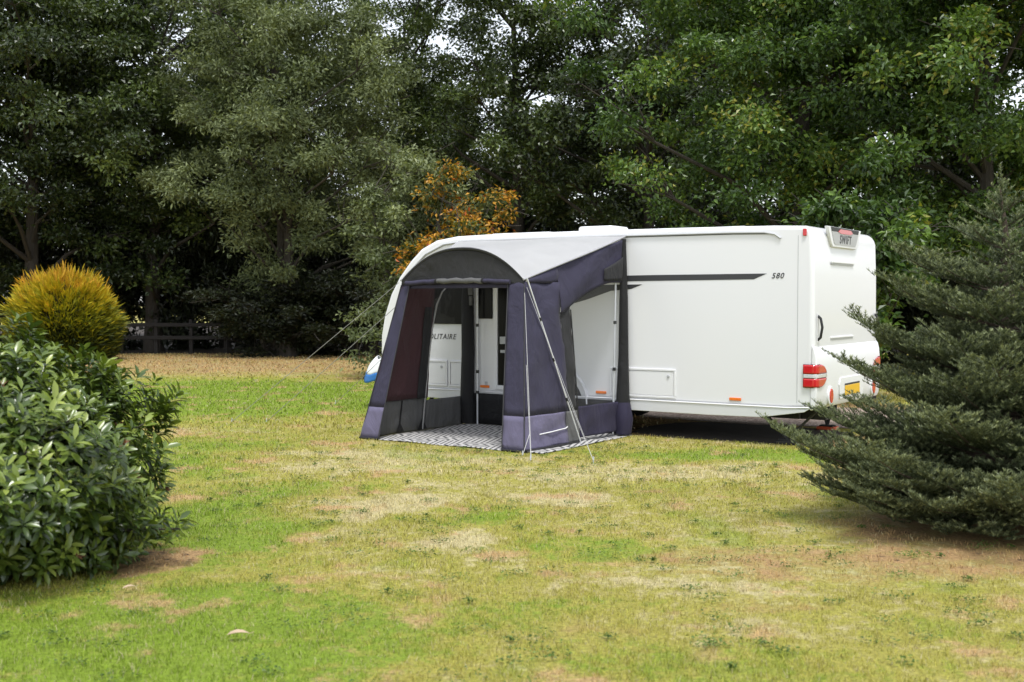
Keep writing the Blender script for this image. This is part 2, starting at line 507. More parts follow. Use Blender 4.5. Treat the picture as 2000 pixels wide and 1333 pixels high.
def clover():
    rng = np.random.default_rng(31)
    nc = 420
    y = np.sqrt(rng.uniform(4.7 ** 2, 13.5 ** 2, nc)); x = rng.uniform(-.5, .5, nc) * y
    keep = ~in_any(x, y); x = x[keep]; y = y[keep]; nc = len(x)
    per = 42
    ci = np.repeat(np.arange(nc), per); n = nc * per
    rad = (rng.uniform(.02, .16, nc))[ci] * np.sqrt(rng.random(n)); a = rng.uniform(0, 6.283, n)
    C = np.stack([x[ci] + np.cos(a) * rad, y[ci] + np.sin(a) * rad * .8, rng.uniform(.012, .034, n)], 1)
    D = np.stack([np.cos(a * 3), np.sin(a * 3), rng.uniform(-.1, .5, n)], 1)
    N = np.array([0, 0, 1.0]) + rng.normal(size=(n, 3)) * .35
    L = rng.uniform(.010, .022, n)
    v, f, t = leaves4(C, D, N, L, L * .75, rng.random(n))
    m_ = leaf_mat('clover_leaf', [(0, (.045, .085, .018)), (.6, (.085, .15, .025)), (1, (.16, .23, .04))], .5, .2, nscale=1, nmix=.3)
    tag(link('clover', np_mesh('clover', v, [f], {'tint': t}), m_), 'low clover and weed leaves scattered through the lawn', None, None, 'stuff')
clover()

# ------------------------------------------------------------------ broadleaved trees
BARK = mat('bark', (.045, .038, .03), .9, var=.45, vscale=5, bump=.8, bscale=14, stretch=(3, 3, .5))
G_DARK = leaf_mat('leaf_dark', [(0, (0.012, 0.020, 0.005)), (.5, (0.034, 0.054, 0.014)), (1, (0.076, 0.105, 0.025))], .36, .20, spec=.55)
G_MID = leaf_mat('leaf_mid', [(0, (0.021, 0.037, 0.011)), (.5, (0.065, 0.097, 0.025)), (1, (0.134, 0.178, 0.042))], .36, .20, spec=.55)
G_SAGE = leaf_mat('leaf_sage', [(0, (0.055, 0.075, 0.028)), (.5, (0.123, 0.153, 0.063)), (1, (0.236, 0.275, 0.124))], .5, .2)
G_BRIGHT = leaf_mat('leaf_bright', [(0, (0.022, 0.047, 0.012)), (.5, (0.062, 0.117, 0.024)), (.9, (0.150, 0.240, 0.041)), (1, (0.250, 0.247, 0.044))], .36, .26, spec=.5)
G_AUT = leaf_mat('leaf_autumn', [(0, (.035, .055, .015)), (.38, (.085, .105, .025)), (.5, (.26, .19, .025)), (.66, (.48, .24, .025)), (.85, (.58, .32, .035)), (1, (.44, .11, .02))], .5, .25, nscale=1.6, nmix=.75)
G_OLIVE = leaf_mat('leaf_olive', [(0, (0.053, 0.068, 0.028)), (.5, (0.128, 0.158, 0.070)), (1, (0.255, 0.285, 0.128))], .5, .2)
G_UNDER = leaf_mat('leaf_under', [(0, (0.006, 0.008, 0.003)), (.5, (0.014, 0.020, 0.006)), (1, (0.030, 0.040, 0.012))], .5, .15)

def tree_meshes(seed, H, Rx, z0, nclump, per, leafL, leafW, rc=(.6, 1.15), lean=0.0, up=0.25, trunk_r=.24, shape=1.0, multi=1):
    """trunk (tapered, with limbs to the clumps) and crown (many leaves in uneven clumps)"""
    rng = np.random.default_rng(seed)
    ph = rng.uniform(0, 6.28, 6); am = rng.uniform(.06, .2, 6)
    zc = (z0 + H) / 2; rz = (H - z0) / 2
    dirs = unit(rng.normal(size=(nclump, 3)))
    az = np.arctan2(dirs[:, 1], dirs[:, 0])
    bumpy = 1 + sum(am[i] * np.cos((i + 1) * az + ph[i] + 2.1 * dirs[:, 2] * (i % 3)) for i in range(6)) * .7
    rad = rng.random(nclump) ** (1 / 2.4) * bumpy
    cc = dirs * rad[:, None] * np.array([Rx, Rx, rz]) + np.array([0, 0, zc])
    # lower half keeps its breadth
    cc[:, 2] = np.clip(cc[:, 2], z0 * .85, None)
    cc[:, 0] += lean * (cc[:, 2] - zc)
    rcs = rng.uniform(rc[0], rc[1], nclump)
    n = nclump * per
    ci = np.repeat(np.arange(nclump), per)
    off = unit(rng.normal(size=(n, 3))) * (rng.random(n) ** .55)[:, None]
    off *= np.array([1, 1, .62])
    # sub-twigs: leaves gather on a few twig directions inside each clump
    tw = unit(rng.normal(size=(nclump, 9, 3))) * np.array([1, 1, .55])
    pick = tw[ci, rng.integers(0, 9, n)]
    off = off * .55 + pick * (rng.random(n) ** .7)[:, None] * .75
    C = cc[ci] + off * rcs[ci][:, None]
    D = off + rng.normal(size=(n, 3)) * .55 + np.array([0, 0, -.15])
    outw = unit(cc[ci] - np.array([0, 0, zc]))
    N = np.array([0, 0, 1.0]) * (.55 + up) + outw * .45 + rng.normal(size=(n, 3)) * .6
    L = leafL * rng.uniform(.6, 1.25, n); W = leafW * rng.uniform(.7, 1.2, n)
    tint = np.clip(.5 + (rng.random(nclump)[ci] - .5) * .45 + rng.normal(size=n) * .22, 0, 1)
    v, f, t = leaves4(C, D, N, L, W, tint)
    crown = np_mesh('crown', v, [f], {'tint': t})
    # wood
    b = MB()
    rg = random.Random(seed)
    for q in range(multi):
        ox, oy = (0, 0) if multi == 1 else (rg.uniform(-.5, .5), rg.uniform(-.4, .4))
        top = z0 + (H - z0) * rg.uniform(.55, .75)
        pts = []; rr = []
        for i in range(9):
            t_ = i / 8
            z = top * t_
            pts.append((ox * (1 + t_) + math.sin(t_ * 3 + q) * .22 * t_ + lean * max(0, z - zc), oy * (1 + t_) + math.cos(t_ * 2.3 + q) * .2 * t_, z))
            rr.append(trunk_r * (1.35 if i == 0 else 1.0) * (1 - .78 * t_) + .02)
        b.tube(pts, rr, 9)
        order = list(range(nclump)); rg.shuffle(order)
        for c in order[:int(34 / multi)]:
            e = Vector(cc[c])
            z = min(top * .97, max(z0 * .55, e.z - .45 * math.hypot(e.x, e.y) - rg.uniform(.2, .8)))
            t_ = z / top; i = min(7, int(t_ * 8)); fr = t_ * 8 - i
            a = Vector(pts[i]).lerp(Vector(pts[i + 1]), fr)
            m1 = a.lerp(e, .4) + Vector((rg.uniform(-.3, .3), rg.uniform(-.3, .3), rg.uniform(.0, .4)))
            m2 = a.lerp(e, .75) + Vector((rg.uniform(-.3, .3), rg.uniform(-.3, .3), rg.uniform(0, .3)))
            r0 = trunk_r * (.42 - .22 * t_)
            b.tube([a, m1, m2, e], [r0, r0 * .7, r0 * .42, .012], 6)
            for _ in range(3):
                e2 = e + Vector((rg.uniform(-1, 1), rg.uniform(-1, 1), rg.uniform(-.5, .8)))
                b.tube([m2, m2.lerp(e2, .55) + Vector((0, 0, .1)), e2], [r0 * .35, r0 * .22, .008], 5)
    trunk = b.mesh('trunk')
    return trunk, crown

def place_tree(name, meshes, leafm, px, Y, rz, sc_, label, cat='tree', group=None, barkm=None):
    tm, cm = meshes
    e = empty(name, (atx(px, Y), Y, 0), R(rz))
    e.scale = sc_ if isinstance(sc_, tuple) else (sc_, sc_, sc_)
    tag(e, label, cat, group)
    def use(me, m, nm):
        if len(me.materials) == 0: me.materials.append(m)
        o = bpy.data.objects.new(nm, me); COL.objects.link(o); o.parent = e
        if me.materials[0] != m:
            o.material_slots[0].link = 'OBJECT'; o.material_slots[0].material = m
    use(tm, barkm or BARK, 'trunk'); use(cm, leafm, 'crown')
    return e

M_A = tree_meshes(11, 15.0, 4.6, 1.3, 215, 290, .16, .10)
M_B = tree_meshes(12, 15.5, 4.4, 2.2, 135, 290, .15, .09, rc=(.6, 1.05))
M_C = tree_meshes(13, 14.5, 5.0, 1.5, 200, 290, .16, .10)
M_S = tree_meshes(14, 13.0, 4.0, 1.2, 240, 340, .15, .055, rc=(.55, 1.0), up=.1, multi=2, trunk_r=.16)
M_G = tree_meshes(15, 12.5, 4.2, 1.4, 240, 400, .125, .075, rc=(.5, 1.0), trunk_r=.2)
GB = 'tall trees closing the far side of the lawn'
place_tree('broadleaf_tree', M_A, G_DARK, 60, 36.5, 20, 1.0, 'tall dark broadleaf tree right behind the golden dome bush', 'tree', GB)
place_tree('broadleaf_tree', M_C, G_MID, 300, 38.5, 75, 1.05, 'dark leafy tree above the fence, between golden bush and pale grey-green tree', 'tree', GB)
place_tree('grey_leaved_tree', M_S, G_SAGE, 580, 35, 0, (1.08, 1.0, 1.02), 'pale grey-green small-leaved tree left of the caravan nose', 'tree', GB)
place_tree('broadleaf_tree', M_B, G_MID, 790, 41, 140, 1.0, 'tall mid-green tree rising behind the grey-green tree', 'tree', GB)
place_tree('broadleaf_tree', M_B, G_MID, 1010, 37.5, 265, 1.0, 'tall tree with white sky gaps above the awning arch', 'tree', GB)
place_tree('broadleaf_tree', M_C, G_DARK, 1270, 36, 200, 1.0, 'dark tree standing behind the middle of the caravan roof', 'tree', GB)
place_tree('maple_tree', M_G, G_BRIGHT, 1560, 25, 30, .98, 'yellow-green tree hanging over the rear end of the caravan', 'tree', GB)
place_tree('maple_tree', M_G, G_BRIGHT, 1930, 24, 160, 1.03, 'yellow-green tree rising behind the blue-green fir', 'tree', GB)
place_tree('broadleaf_tree', M_A, G_DARK, -190, 36, 300, 1.0, 'dark tree at the outer edge beyond the golden bush', 'tree', GB)
GK = 'second row of trees seen through the gaps'
for i, (px, Y, mm, rz, lb) in enumerate(((180, 49, M_B, 10, 'dark tree filling the gap above and behind the golden bush'), (470, 51, M_C, 100, 'dark far tree filling the gap behind the grey-green tree'),
                                         (880, 52, M_A, 190, 'far tree filling the gap above the small orange tree'),
                                         (1150, 50, M_C, 330, 'far tree seen through gaps above the caravan roof vent'), (1430, 46, M_A, 60, 'far dark tree seen over the rear half of the caravan roof'),
                                         (1760, 40, M_B, 215, 'far dark tree behind the yellow-green tree at the caravan rear'))):
    place_tree('broadleaf_tree', mm, G_DARK, px, Y, rz, (1.15, 1.15, 1.12 if px in (180, 470, 1430, 1760) else .84), lb, 'tree', GK)
# small trees close behind the caravan
M_O = tree_meshes(21, 4.6, 1.25, .9, 90, 130, .12, .06, rc=(.3, .55), trunk_r=.07, multi=2)
M_L = tree_meshes(22, 5.3, 1.45, .5, 130, 150, .12, .06, rc=(.3, .6), trunk_r=.08, multi=2)
place_tree('autumn_tree', M_O, G_AUT, 912, 24.5, 40, (1, 1, .99), 'small tree with orange autumn leaves behind the caravan roof', 'tree')
place_tree('olive_green_tree', M_L, G_OLIVE, 815, 25.5, 10, (1, 1, .98), 'small olive-green tree beside the orange one, behind the caravan nose', 'tree')
M_Y = tree_meshes(23, 3.9, 1.2, .8, 70, 130, .15, .085, rc=(.3, .55), trunk_r=.06, multi=2)
place_tree('young_maple', M_Y, G_BRIGHT, 1665, 19.5, 0, 1.0, 'low yellow-green sapling showing just above the caravan rear corner', 'tree')
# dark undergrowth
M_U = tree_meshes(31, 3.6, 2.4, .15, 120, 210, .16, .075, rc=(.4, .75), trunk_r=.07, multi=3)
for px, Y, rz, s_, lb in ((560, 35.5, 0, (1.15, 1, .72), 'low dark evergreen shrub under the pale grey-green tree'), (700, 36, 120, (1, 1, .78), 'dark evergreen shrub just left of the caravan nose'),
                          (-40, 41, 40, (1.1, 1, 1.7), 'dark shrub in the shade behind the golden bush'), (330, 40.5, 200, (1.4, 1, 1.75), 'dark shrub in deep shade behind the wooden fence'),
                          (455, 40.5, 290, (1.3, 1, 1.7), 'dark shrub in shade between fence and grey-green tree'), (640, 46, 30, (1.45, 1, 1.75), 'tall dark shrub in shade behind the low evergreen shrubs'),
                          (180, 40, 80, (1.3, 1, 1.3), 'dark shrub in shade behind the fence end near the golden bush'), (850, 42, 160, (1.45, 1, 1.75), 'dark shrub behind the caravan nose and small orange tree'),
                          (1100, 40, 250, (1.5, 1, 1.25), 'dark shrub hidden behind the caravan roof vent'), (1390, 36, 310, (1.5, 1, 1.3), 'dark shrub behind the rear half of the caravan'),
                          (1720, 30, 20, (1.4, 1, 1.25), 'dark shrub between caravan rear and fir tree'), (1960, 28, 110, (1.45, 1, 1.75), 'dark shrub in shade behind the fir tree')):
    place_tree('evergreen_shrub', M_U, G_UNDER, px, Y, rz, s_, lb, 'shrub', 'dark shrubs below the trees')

# ------------------------------------------------------------------ post and rail fence in the shade
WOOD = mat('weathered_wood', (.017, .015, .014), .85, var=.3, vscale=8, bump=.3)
fe = empty('wooden_fence', (atx(330, 36.8), 36.8, 0))
tag(fe, 'weathered wooden post and rail fence in deep shade', 'fence')
x0, x1 = atx(235, 36.8) - fe.location.x, atx(440, 36.8) - fe.location.x
for z in (.93, .52):
    MB().box(x0, x1, -.03, .02, z - .06, z + .06).build('rail', WOOD, fe, bevel=.01)
for i in range(4):
    x = x0 + (x1 - x0) * i / 3
    MB().box(x - .06, x + .06, .021, .13, 0, 1.1).build('post', WOOD, fe, bevel=.012)

# ------------------------------------------------------------------ golden dome conifer
def golden():
    rng = np.random.default_rng(5)
    n = 26000; ntuft = 620
    tuft = unit(rng.normal(size=(ntuft, 3))); trad = rng.uniform(.86, 1.06, ntuft); tid = rng.integers(0, ntuft, n)
    d = unit(tuft[tid] + rng.normal(size=(n, 3)) * .055); d[:, 2] = np.abs(d[:, 2]) ** .8 * np.where(rng.random(n) < .16, -.25, 1)
    d = unit(d)
    az = np.arctan2(d[:, 1], d[:, 0])
    r = (.95 + .06 * np.cos(5 * az + 3 * d[:, 2]) + .065 * np.cos(9 * az - 7 * d[:, 2]) + .055 * np.cos(16 * az + 12 * d[:, 2])) * rng.uniform(.78, 1.0, n) * np.where(rng.random(n) < .04, 1.08, 1) * trad[tid]
    zc = 1.05
    C = d * np.array([1.46, 1.42, 1.42]) * r[:, None] + np.array([0, 0, zc])
    low = C[:, 2] < zc
    # lower skirt: column narrowing a little to the ground
    m = rng.random(n) < .34
    zz = rng.uniform(.05, 1.15, n); a2 = rng.uniform(0, 6.283, n)
    rr = (1.25 + .26 * np.sin(np.clip(zz / 1.15, 0, 1) * 1.57)) * rng.uniform(.82, 1.0, n)
    C[m] = np.stack([np.cos(a2) * rr, np.sin(a2) * rr * .95, zz], 1)[m]
    d[m] = unit(np.stack([np.cos(a2), np.sin(a2), np.full(n, .15)], 1))[m]
    # cluster direction: sprays
    D = d + rng.normal(size=(n, 3)) * .28 + np.array([0, 0, .28])
    N = rng.normal(size=(n, 3))
    L = rng.uniform(.14, .36, n); W = L * .13
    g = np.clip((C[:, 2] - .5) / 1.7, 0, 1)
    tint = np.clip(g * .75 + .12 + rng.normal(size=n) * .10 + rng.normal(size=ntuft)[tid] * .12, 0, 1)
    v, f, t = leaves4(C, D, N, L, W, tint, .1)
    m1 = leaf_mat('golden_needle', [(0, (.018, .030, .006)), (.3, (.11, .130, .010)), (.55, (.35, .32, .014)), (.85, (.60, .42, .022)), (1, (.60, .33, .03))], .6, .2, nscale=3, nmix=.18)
    e = empty('golden_conifer', (atx(127, 33.0), 33.0, 0))
    tag(e, 'golden orange dome shaped conifer bush on the far lawn', 'shrub')
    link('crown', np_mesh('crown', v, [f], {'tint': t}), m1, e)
    b = MB()
    b.tube([(0, 0, 0), (.02, 0, .6), (0, .03, 1.6)], [.09, .07, .02], 8)
    rg = random.Random(3)
    for i in range(26):
        a = rg.uniform(0, 6.28); q = rg.uniform(.8, 1.25); z = rg.uniform(.3, 2.0)
        b.tube([(0, 0, rg.uniform(.15, .9)), (math.cos(a) * q * .5, math.sin(a) * q * .5, z * .7), (math.cos(a) * q, math.sin(a) * q, z)], [.035, .022, .008], 5)
    b.build('trunk', BARK, e)
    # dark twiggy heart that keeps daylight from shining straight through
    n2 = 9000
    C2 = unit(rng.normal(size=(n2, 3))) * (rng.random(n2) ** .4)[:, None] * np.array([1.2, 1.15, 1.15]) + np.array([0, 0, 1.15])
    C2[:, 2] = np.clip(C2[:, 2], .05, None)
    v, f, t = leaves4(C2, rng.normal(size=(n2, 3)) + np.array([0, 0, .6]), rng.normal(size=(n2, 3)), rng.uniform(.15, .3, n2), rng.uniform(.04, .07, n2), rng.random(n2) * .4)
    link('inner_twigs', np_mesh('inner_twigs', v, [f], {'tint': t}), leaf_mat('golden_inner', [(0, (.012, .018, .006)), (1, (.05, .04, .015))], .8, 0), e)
golden()

# ------------------------------------------------------------------ rhododendron (near, at the left edge)
def rhodo():
    rng = np.random.default_rng(8)
    e = empty('rhododendron_bush', (-3.88, 7.42, 0))
    tag(e, 'large glossy leaved rhododendron bush with pale shiny leaf whorls', 'shrub')
    nb = 60
    C0 = []; UP = []
    rx, ry, rzz = 1.62, 1.38, 1.09
    for layer, (cnt, k) in enumerate(((2000, 1.0), (1200, .88), (450, .72))):
        d = unit(rng.normal(size=(cnt, 3))); d[:, 2] = np.where(d[:, 2] < -.5, -d[:, 2], d[:, 2])
        az = np.arctan2(d[:, 1], d[:, 0])
        bump = .97 + .08 * np.cos(3 * az + 4 * d[:, 2] + 1) + .075 * np.cos(7 * az - 5 * d[:, 2]) + .06 * np.cos(12 * az + 9 * d[:, 2] + 2) + rng.normal(size=cnt) * .035
        zc = .40
        hz = np.linalg.norm(d[:, :2], axis=1); pw = 3.0
        sq = 1 / (hz ** pw + np.abs(d[:, 2]) ** pw) ** (1 / pw)
        c = d * sq[:, None] * np.array([rx, ry, rzz]) * (k * bump)[:, None] + np.array([0, 0, zc])
        c[:, :2] *= (1 - .17 * np.clip((.75 - c[:, 2]) / .75, 0, 1))[:, None]      # undercut towards the ground
        # shoulder: the top falls away towards +x (the lawn side)
        c[:, 2] = np.where(c[:, 2] > zc, zc + (c[:, 2] - zc) * (1.0 - .24 * np.clip(c[:, 0] / rx, -1, 1)), c[:, 2])
        c[:, 2] = np.clip(c[:, 2], .10 + .1 * rng.random(cnt), None)
        C0.append(c); UP.append(unit(d * np.array([1, 1, .9]) + np.array([0, 0, .75]) + rng.normal(size=(cnt, 3)) * .22))
    C0 = np.concatenate(C0); UP = np.concatenate(UP); nw = len(C0)
    per = 13
    wi = np.repeat(np.arange(nw), per); n = nw * per
    u = UP[wi]
    ref = unit(np.cross(u, rng.normal(size=(nw, 3))[wi])); bi = np.cross(u, ref)
    ang = np.tile(np.arange(per) * 2.39996, nw) + rng.uniform(0, .4, n)
    lift = np.tile(np.linspace(-.15, 1.05, per), nw) + rng.normal(size=n) * .18
    D = ref * np.cos(ang)[:, None] + bi * np.sin(ang)[:, None] + u * lift[:, None]
    N = u * 1.0 - D * .1 + rng.normal(size=(n, 3)) * .12
    scl = (.75 + .5 * rng.random(nw))[wi]
    C = C0[wi] - u * (np.tile(np.linspace(.09, 0, per), nw))[:, None] + unit(D) * .012
    L = rng.uniform(.070, .105, n) * scl; W = L * rng.uniform(.32, .42, n)
    tint = np.clip(.45 + (rng.random(nw)[wi] - .5) * .5 + np.tile(np.linspace(-.12, .22, per), nw) + rng.normal(size=n) * .1, 0, 1)
    v, q, t3, t = leaves8(C, D, N, L, W, tint)
    m1 = leaf_mat('rhododendron_leaf', [(0, (.016, .030, .008)), (.45, (.055, .092, .016)), (.8, (.15, .205, .030)), (1, (.28, .33, .07))], .29, .16, spec=.6, nscale=1.5, nmix=.2)
    b = MB(); rg = random.Random(9)
    for i in range(90):
        c = Vector(C0[rg.randrange(1800)])
        a = Vector((rg.uniform(-.35, .35), rg.uniform(-.3, .3), 0))
        b.tube([a, a.lerp(c, .5) + Vector((0, 0, .1)), c], [.022, .014, .005], 5)
    b.build('stems', BARK, e)
    # withered brown leaves and flower heads belong to the foliage
    idx = rng.choice(2000, 46, replace=False)
    wi = np.repeat(idx, 7); n = len(wi)
    u = UP[wi]; D = u * 1.0 + rng.normal(size=(n, 3)) * .6
    v2, f2, t2 = leaves4(C0[wi] + u * .03, D, rng.normal(size=(n, 3)), rng.uniform(.03, .06, n), rng.uniform(.012, .02, n), rng.random(n))
    me = np_mesh('foliage', np.concatenate([v, v2]), [q, t3, f2 + len(v)], {'tint': np.concatenate([t, t2])}, smooth=True)
    me.polygons.foreach_set('material_index', [0] * (len(q) + len(t3)) + [1] * len(f2))
    link('foliage', me, [m1, leaf_mat('withered', [(0, (.08, .03, .015)), (1, (.24, .11, .06))], .8, 0)], e)
rhodo()

# ------------------------------------------------------------------ fir tree (near, at the right edge)
def fir():
    rng = np.random.default_rng(17)
    e = empty('fir_tree', (3.74, 8.7, 0))
    tag(e, 'blue-green fir tree with tiered branches beside the caravan rear', 'tree')
    segA = []; segB = []; age = []          # every twig segment that carries needles
    wood = MB()
    wood.tube([(0, 0, 0), (.02, 0, .9), (0, .02, 1.8), (-.03, .0, 2.3), (-.07, 0, 2.56)], [.10, .08, .05, .018, .005], 9)
    rg = random.Random(21)
    levels = [(.10, 1.30, 14, .03, .75), (.18, 1.42, 17, .07, .8), (.28, 1.42, 16, .15, .75), (.40, 1.05, 12, .20, .5), (.52, 1.28, 17, .22, .72), (.70, .80, 13, .2, .6), (.84, 1.08, 16, .24, .75), (1.02, .72, 12, .2, .6), (1.17, .94, 15, .26, .78),
              (1.36, .60, 11, .2, .6), (1.50, .78, 13, .26, .8), (1.67, .42, 8, .25, .6), (1.80, .64, 12, .28, .78), (1.96, .36, 7, .3, .7), (2.08, .46, 8, .36, .8), (2.26, .30, 6, .42, .8), (2.40, .17, 6, .6, .8)]
    arms = [(.20, 1.78, 184, .27), (.24, 1.35, 200, .27), (.20, 1.50, 170, .25), (.44, 1.42, 174, .26), (.78, 1.28, 183, .33), (1.15, 1.12, 178, .33), (1.50, .92, 188, .34), (1.76, .82, 176, .36), (.30, 1.7, 215, .2), (.62, 1.45, 228, .2), (1.0, 1.2, 240, .22), (.25, 1.6, 250, .15)]
    UPV = np.array([0, 0, 1.0])
    todo = []
    for li, (z, ln, cnt, rs0, var) in enumerate(levels):
        for j in range(cnt):
            todo.append((z + rg.uniform(-.04, .04), ln * rg.uniform(var, 1.06), 2 * math.pi * (j + rg.uniform(-.25, .25)) / cnt + li * .6, rs0 + rg.uniform(-.05, .06)))
    todo += [(z, L_, R(a_), r_) for z, L_, a_, r_ in arms]
    for j, (z_, L, a, rise) in enumerate(todo):
        if True:
            dirh = np.array([math.cos(a), math.sin(a), 0])
            side = np.array([-math.sin(a), math.cos(a), 0])
            def P(t):
                return dirh * L * t + UPV * (z_ + L * (rise * t - .20 * t * (1 - t) + .04 * t ** 3)) + side * L * .06 * math.sin(t * 3 + j)
            K = 9
            pts = [P(i / K) for i in range(K + 1)]
            wood.tube([tuple(p) for p in pts[:K]], [max(.003, .020 * (L / 1.6) * (1 - i / K)) for i in range(K)], 5)
            for i in range(K // 3, K):
                segA.append(pts[i]); segB.append(pts[i + 1]); age.append(i / K)
            # laterals, in a flat frond, shorter towards the tip
            t = .24
            sg = 1
            while t < .99:
                base = P(t); ax = unit(P(min(1, t + .02)) - P(t - .02))
                ll = (.15 + .50 * (1 - t) * min(1.1, L)) * rg.uniform(.75, 1.15) * min(1, t * 2.2, L * 1.4)
                dv = unit(ax * .70 + side * sg * rg.uniform(.55, .8) + UPV * rg.uniform(-.06, .32))
                mid = base + dv * ll * .55 + UPV * .01; tip = base + dv * ll + UPV * ll * .10
                segA += [base, mid]; segB += [mid, tip]; age += [t, min(1, t + .25)]
                if ll > .13:
                    k = .3
                    s2 = 1
                    while k < .95:
                        b0 = base + dv * ll * k
                        l2 = ll * .26 * (1.05 - k) + .065
                        d2 = unit(dv * .85 + unit(np.cross(UPV, dv)) * s2 * .6 + UPV * rg.uniform(.05, .55))
                        segA.append(b0); segB.append(b0 + d2 * l2); age.append(2.0)
                        s2 = -s2; k += .050 / ll
                sg = -sg
                t += .034 / L * rg.uniform(.8, 1.2)
    # leader
    segA += [np.array([-.03, 0, 2.4]), np.array([-.05, 0, 2.56])]; segB += [np.array([-.05, 0, 2.56]), np.array([-.07, 0, 2.74])]; age += [1, 1]
    for q in range(26):
        zz = 2.05 + .5 * q / 26; a_ = q * 2.4; r_ = .05 + .20 * (1 - q / 26)
        p0 = np.array([-.05, 0, zz]); segA.append(p0); segB.append(p0 + np.array([math.cos(a_) * r_, math.sin(a_) * r_, .12])); age.append(2.0)
    A = np.array(segA); B = np.array(segB); age = np.array(age)
    ln = np.linalg.norm(B - A, axis=1)
    cnt = np.maximum(4, (ln * 430).astype(int))
    si = np.repeat(np.arange(len(A)), cnt); n = len(si)
    t = rng.random(n)
    ax = unit(B - A)[si]
    C = A[si] + (B - A)[si] * t[:, None]
    rnd = rng.normal(size=(n, 3)); rad = unit(rnd - ax * np.sum(rnd * ax, 1, keepdims=True))
    rad[:, 2] = np.where(rad[:, 2] < -.15, -rad[:, 2] * .6, rad[:, 2])
    D = rad * 1.0 + ax * .50 + np.array([0, 0, .28])
    L = rng.uniform(.020, .032, n); W = rng.uniform(.0024, .0036, n)
    D = unit(D); S = unit(np.cross(D, rng.normal(size=(n, 3))))
    v = np.stack([C - S * W[:, None], C + S * W[:, None], C + D * L[:, None] + S * W[:, None] * .35], 1).reshape(-1, 3)
    f = np.arange(3 * n).reshape(n, 3)
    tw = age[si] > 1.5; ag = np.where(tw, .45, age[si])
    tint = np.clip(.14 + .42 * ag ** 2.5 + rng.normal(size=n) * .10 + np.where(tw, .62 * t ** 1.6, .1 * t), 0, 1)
    print('fir segs', len(A), 'needles', n)
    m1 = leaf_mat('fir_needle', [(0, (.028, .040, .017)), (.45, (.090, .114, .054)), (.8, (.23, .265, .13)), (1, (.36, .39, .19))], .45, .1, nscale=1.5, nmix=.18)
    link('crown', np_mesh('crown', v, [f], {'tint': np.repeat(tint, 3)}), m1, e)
    wood.build('trunk', mat('fir_bark', (.07, .05, .035), .9, var=.3, bump=.4), e)
fir()

# ------------------------------------------------------------------ caravan
WHITE = mat('white_gelcoat', (.71, .715, .73), .28, var=.018, vscale=.8, spec=.5, coat=.2, bump=.012, bscale=2.2)
WHITE2 = mat('white_plastic', (.72, .725, .74), .35, var=.02, vscale=3)
SKIRT = mat('skirt_aluminium', (.60, .61, .62), .4, var=.05, vscale=2)
GREYTRIM = mat('grey_plastic', (.42, .43, .44), .45)
DARKDECAL = mat('charcoal_decal', (.035, .036, .04), .4, var=.05)
BLACK = mat('black_plastic', (.012, .012, .013), .45, var=.2)
CHASSIS = mat('chassis_black', (.02, .02, .02), .7, var=.3, bump=.2)
STEEL = mat('galvanised_steel', (.55, .56, .57), .35, metal=1.0, var=.1, vscale=20)
RUBBER = mat('tyre_rubber', (.018, .018, .018), .85, bump=.2)
DARKGLASS = mat('tinted_window', (.006, .006, .007), .22, var=.1, spec=.18)
REDLENS = mat('red_lens', (.52, .014, .020), .15, var=.12, vscale=60, coat=.6)
CLEARLENS = mat('clear_lens', (.55, .56, .58), .12, var=.2, vscale=50, coat=.6)
AMBER = mat('amber_lens', (.75, .17, .02), .2, var=.1, coat=.5)
PLATE = mat('yellow_plate', (.72, .42, .01), .35, var=.03)
REDFOOT = mat('orange_red_plastic', (.55, .09, .03), .5)

cv = empty('caravan', CO, CA)
tag(cv, 'white touring caravan with charcoal stripe and yellow rear plate', 'caravan')
WD = 2.48
prof = [(.00, .52), (.00, 1.3), (.005, 2.0), (.02, 2.44), (.05, 2.53), (.12, 2.57), (.5, 2.585), (1.6, 2.60), (3.2, 2.61), (4.6, 2.61), (5.1, 2.60), (5.45, 2.555), (5.72, 2.44), (5.92, 2.27), (6.12, 2.05), (6.28, 1.80), (6.40, 1.50), (6.465, 1.2), (6.47, .95), (6.43, .66), (6.34, .47), (5.9, .44), (.35, .44), (.08, .46)]
b = MB(); b.prism(prof, 'y', -WD, 0)
b.build('body', WHITE, cv, bevel=.055, seg=4, smooth=28)
# lower skirt, a little proud of the wall, with a bright top bead
for nm, dd in (('side_skirt', (0.002, .022)), ('side_skirt', (-WD - .022, -WD - .002))):
    b = MB()
    b.prism([(.02, .47), (.10, .455), (3.0, .455), (6.2, .455), (6.25, .40), (6.1, .34), (1.3, .325), (.62, .335), (.10, .42)], 'y', dd[0], dd[1])
    b.build(nm, SKIRT, cv, bevel=.006)
b = MB(); b.tube([(.04, .018, .475), (.3, .02, .463), (6.2, .02, .463)], .011, 6); b.build('skirt_bead', WHITE2, cv)
# awning rail along the roof edge, turning down at the tail
b = MB(); b.tube([(.40, .010, 2.43), (.47, .012, 2.48), (.60, .012, 2.505), (1.0, .012, 2.515), (3, .012, 2.525), (4.9, .012, 2.525), (5.3, .012, 2.49), (5.62, .012, 2.36), (5.85, .012, 2.17)], .012, 6)
b.build('awning_rail', GREYTRIM, cv)
b = MB(); b.prism([(.19, .52), (.196, .52), (.196, 2.46), (.19, 2.46)], 'y', .0006, .003); b.build('panel_seam', GREYTRIM, cv, smooth=None)
b = MB(); b.tube([(.55, .004, 2.488), (1.0, .004, 2.498), (3, .004, 2.508), (4.9, .004, 2.508)], .005, 5); b.build('rail_groove_shade', DARKDECAL, cv)  # dark line painting the shade in the groove below the rail
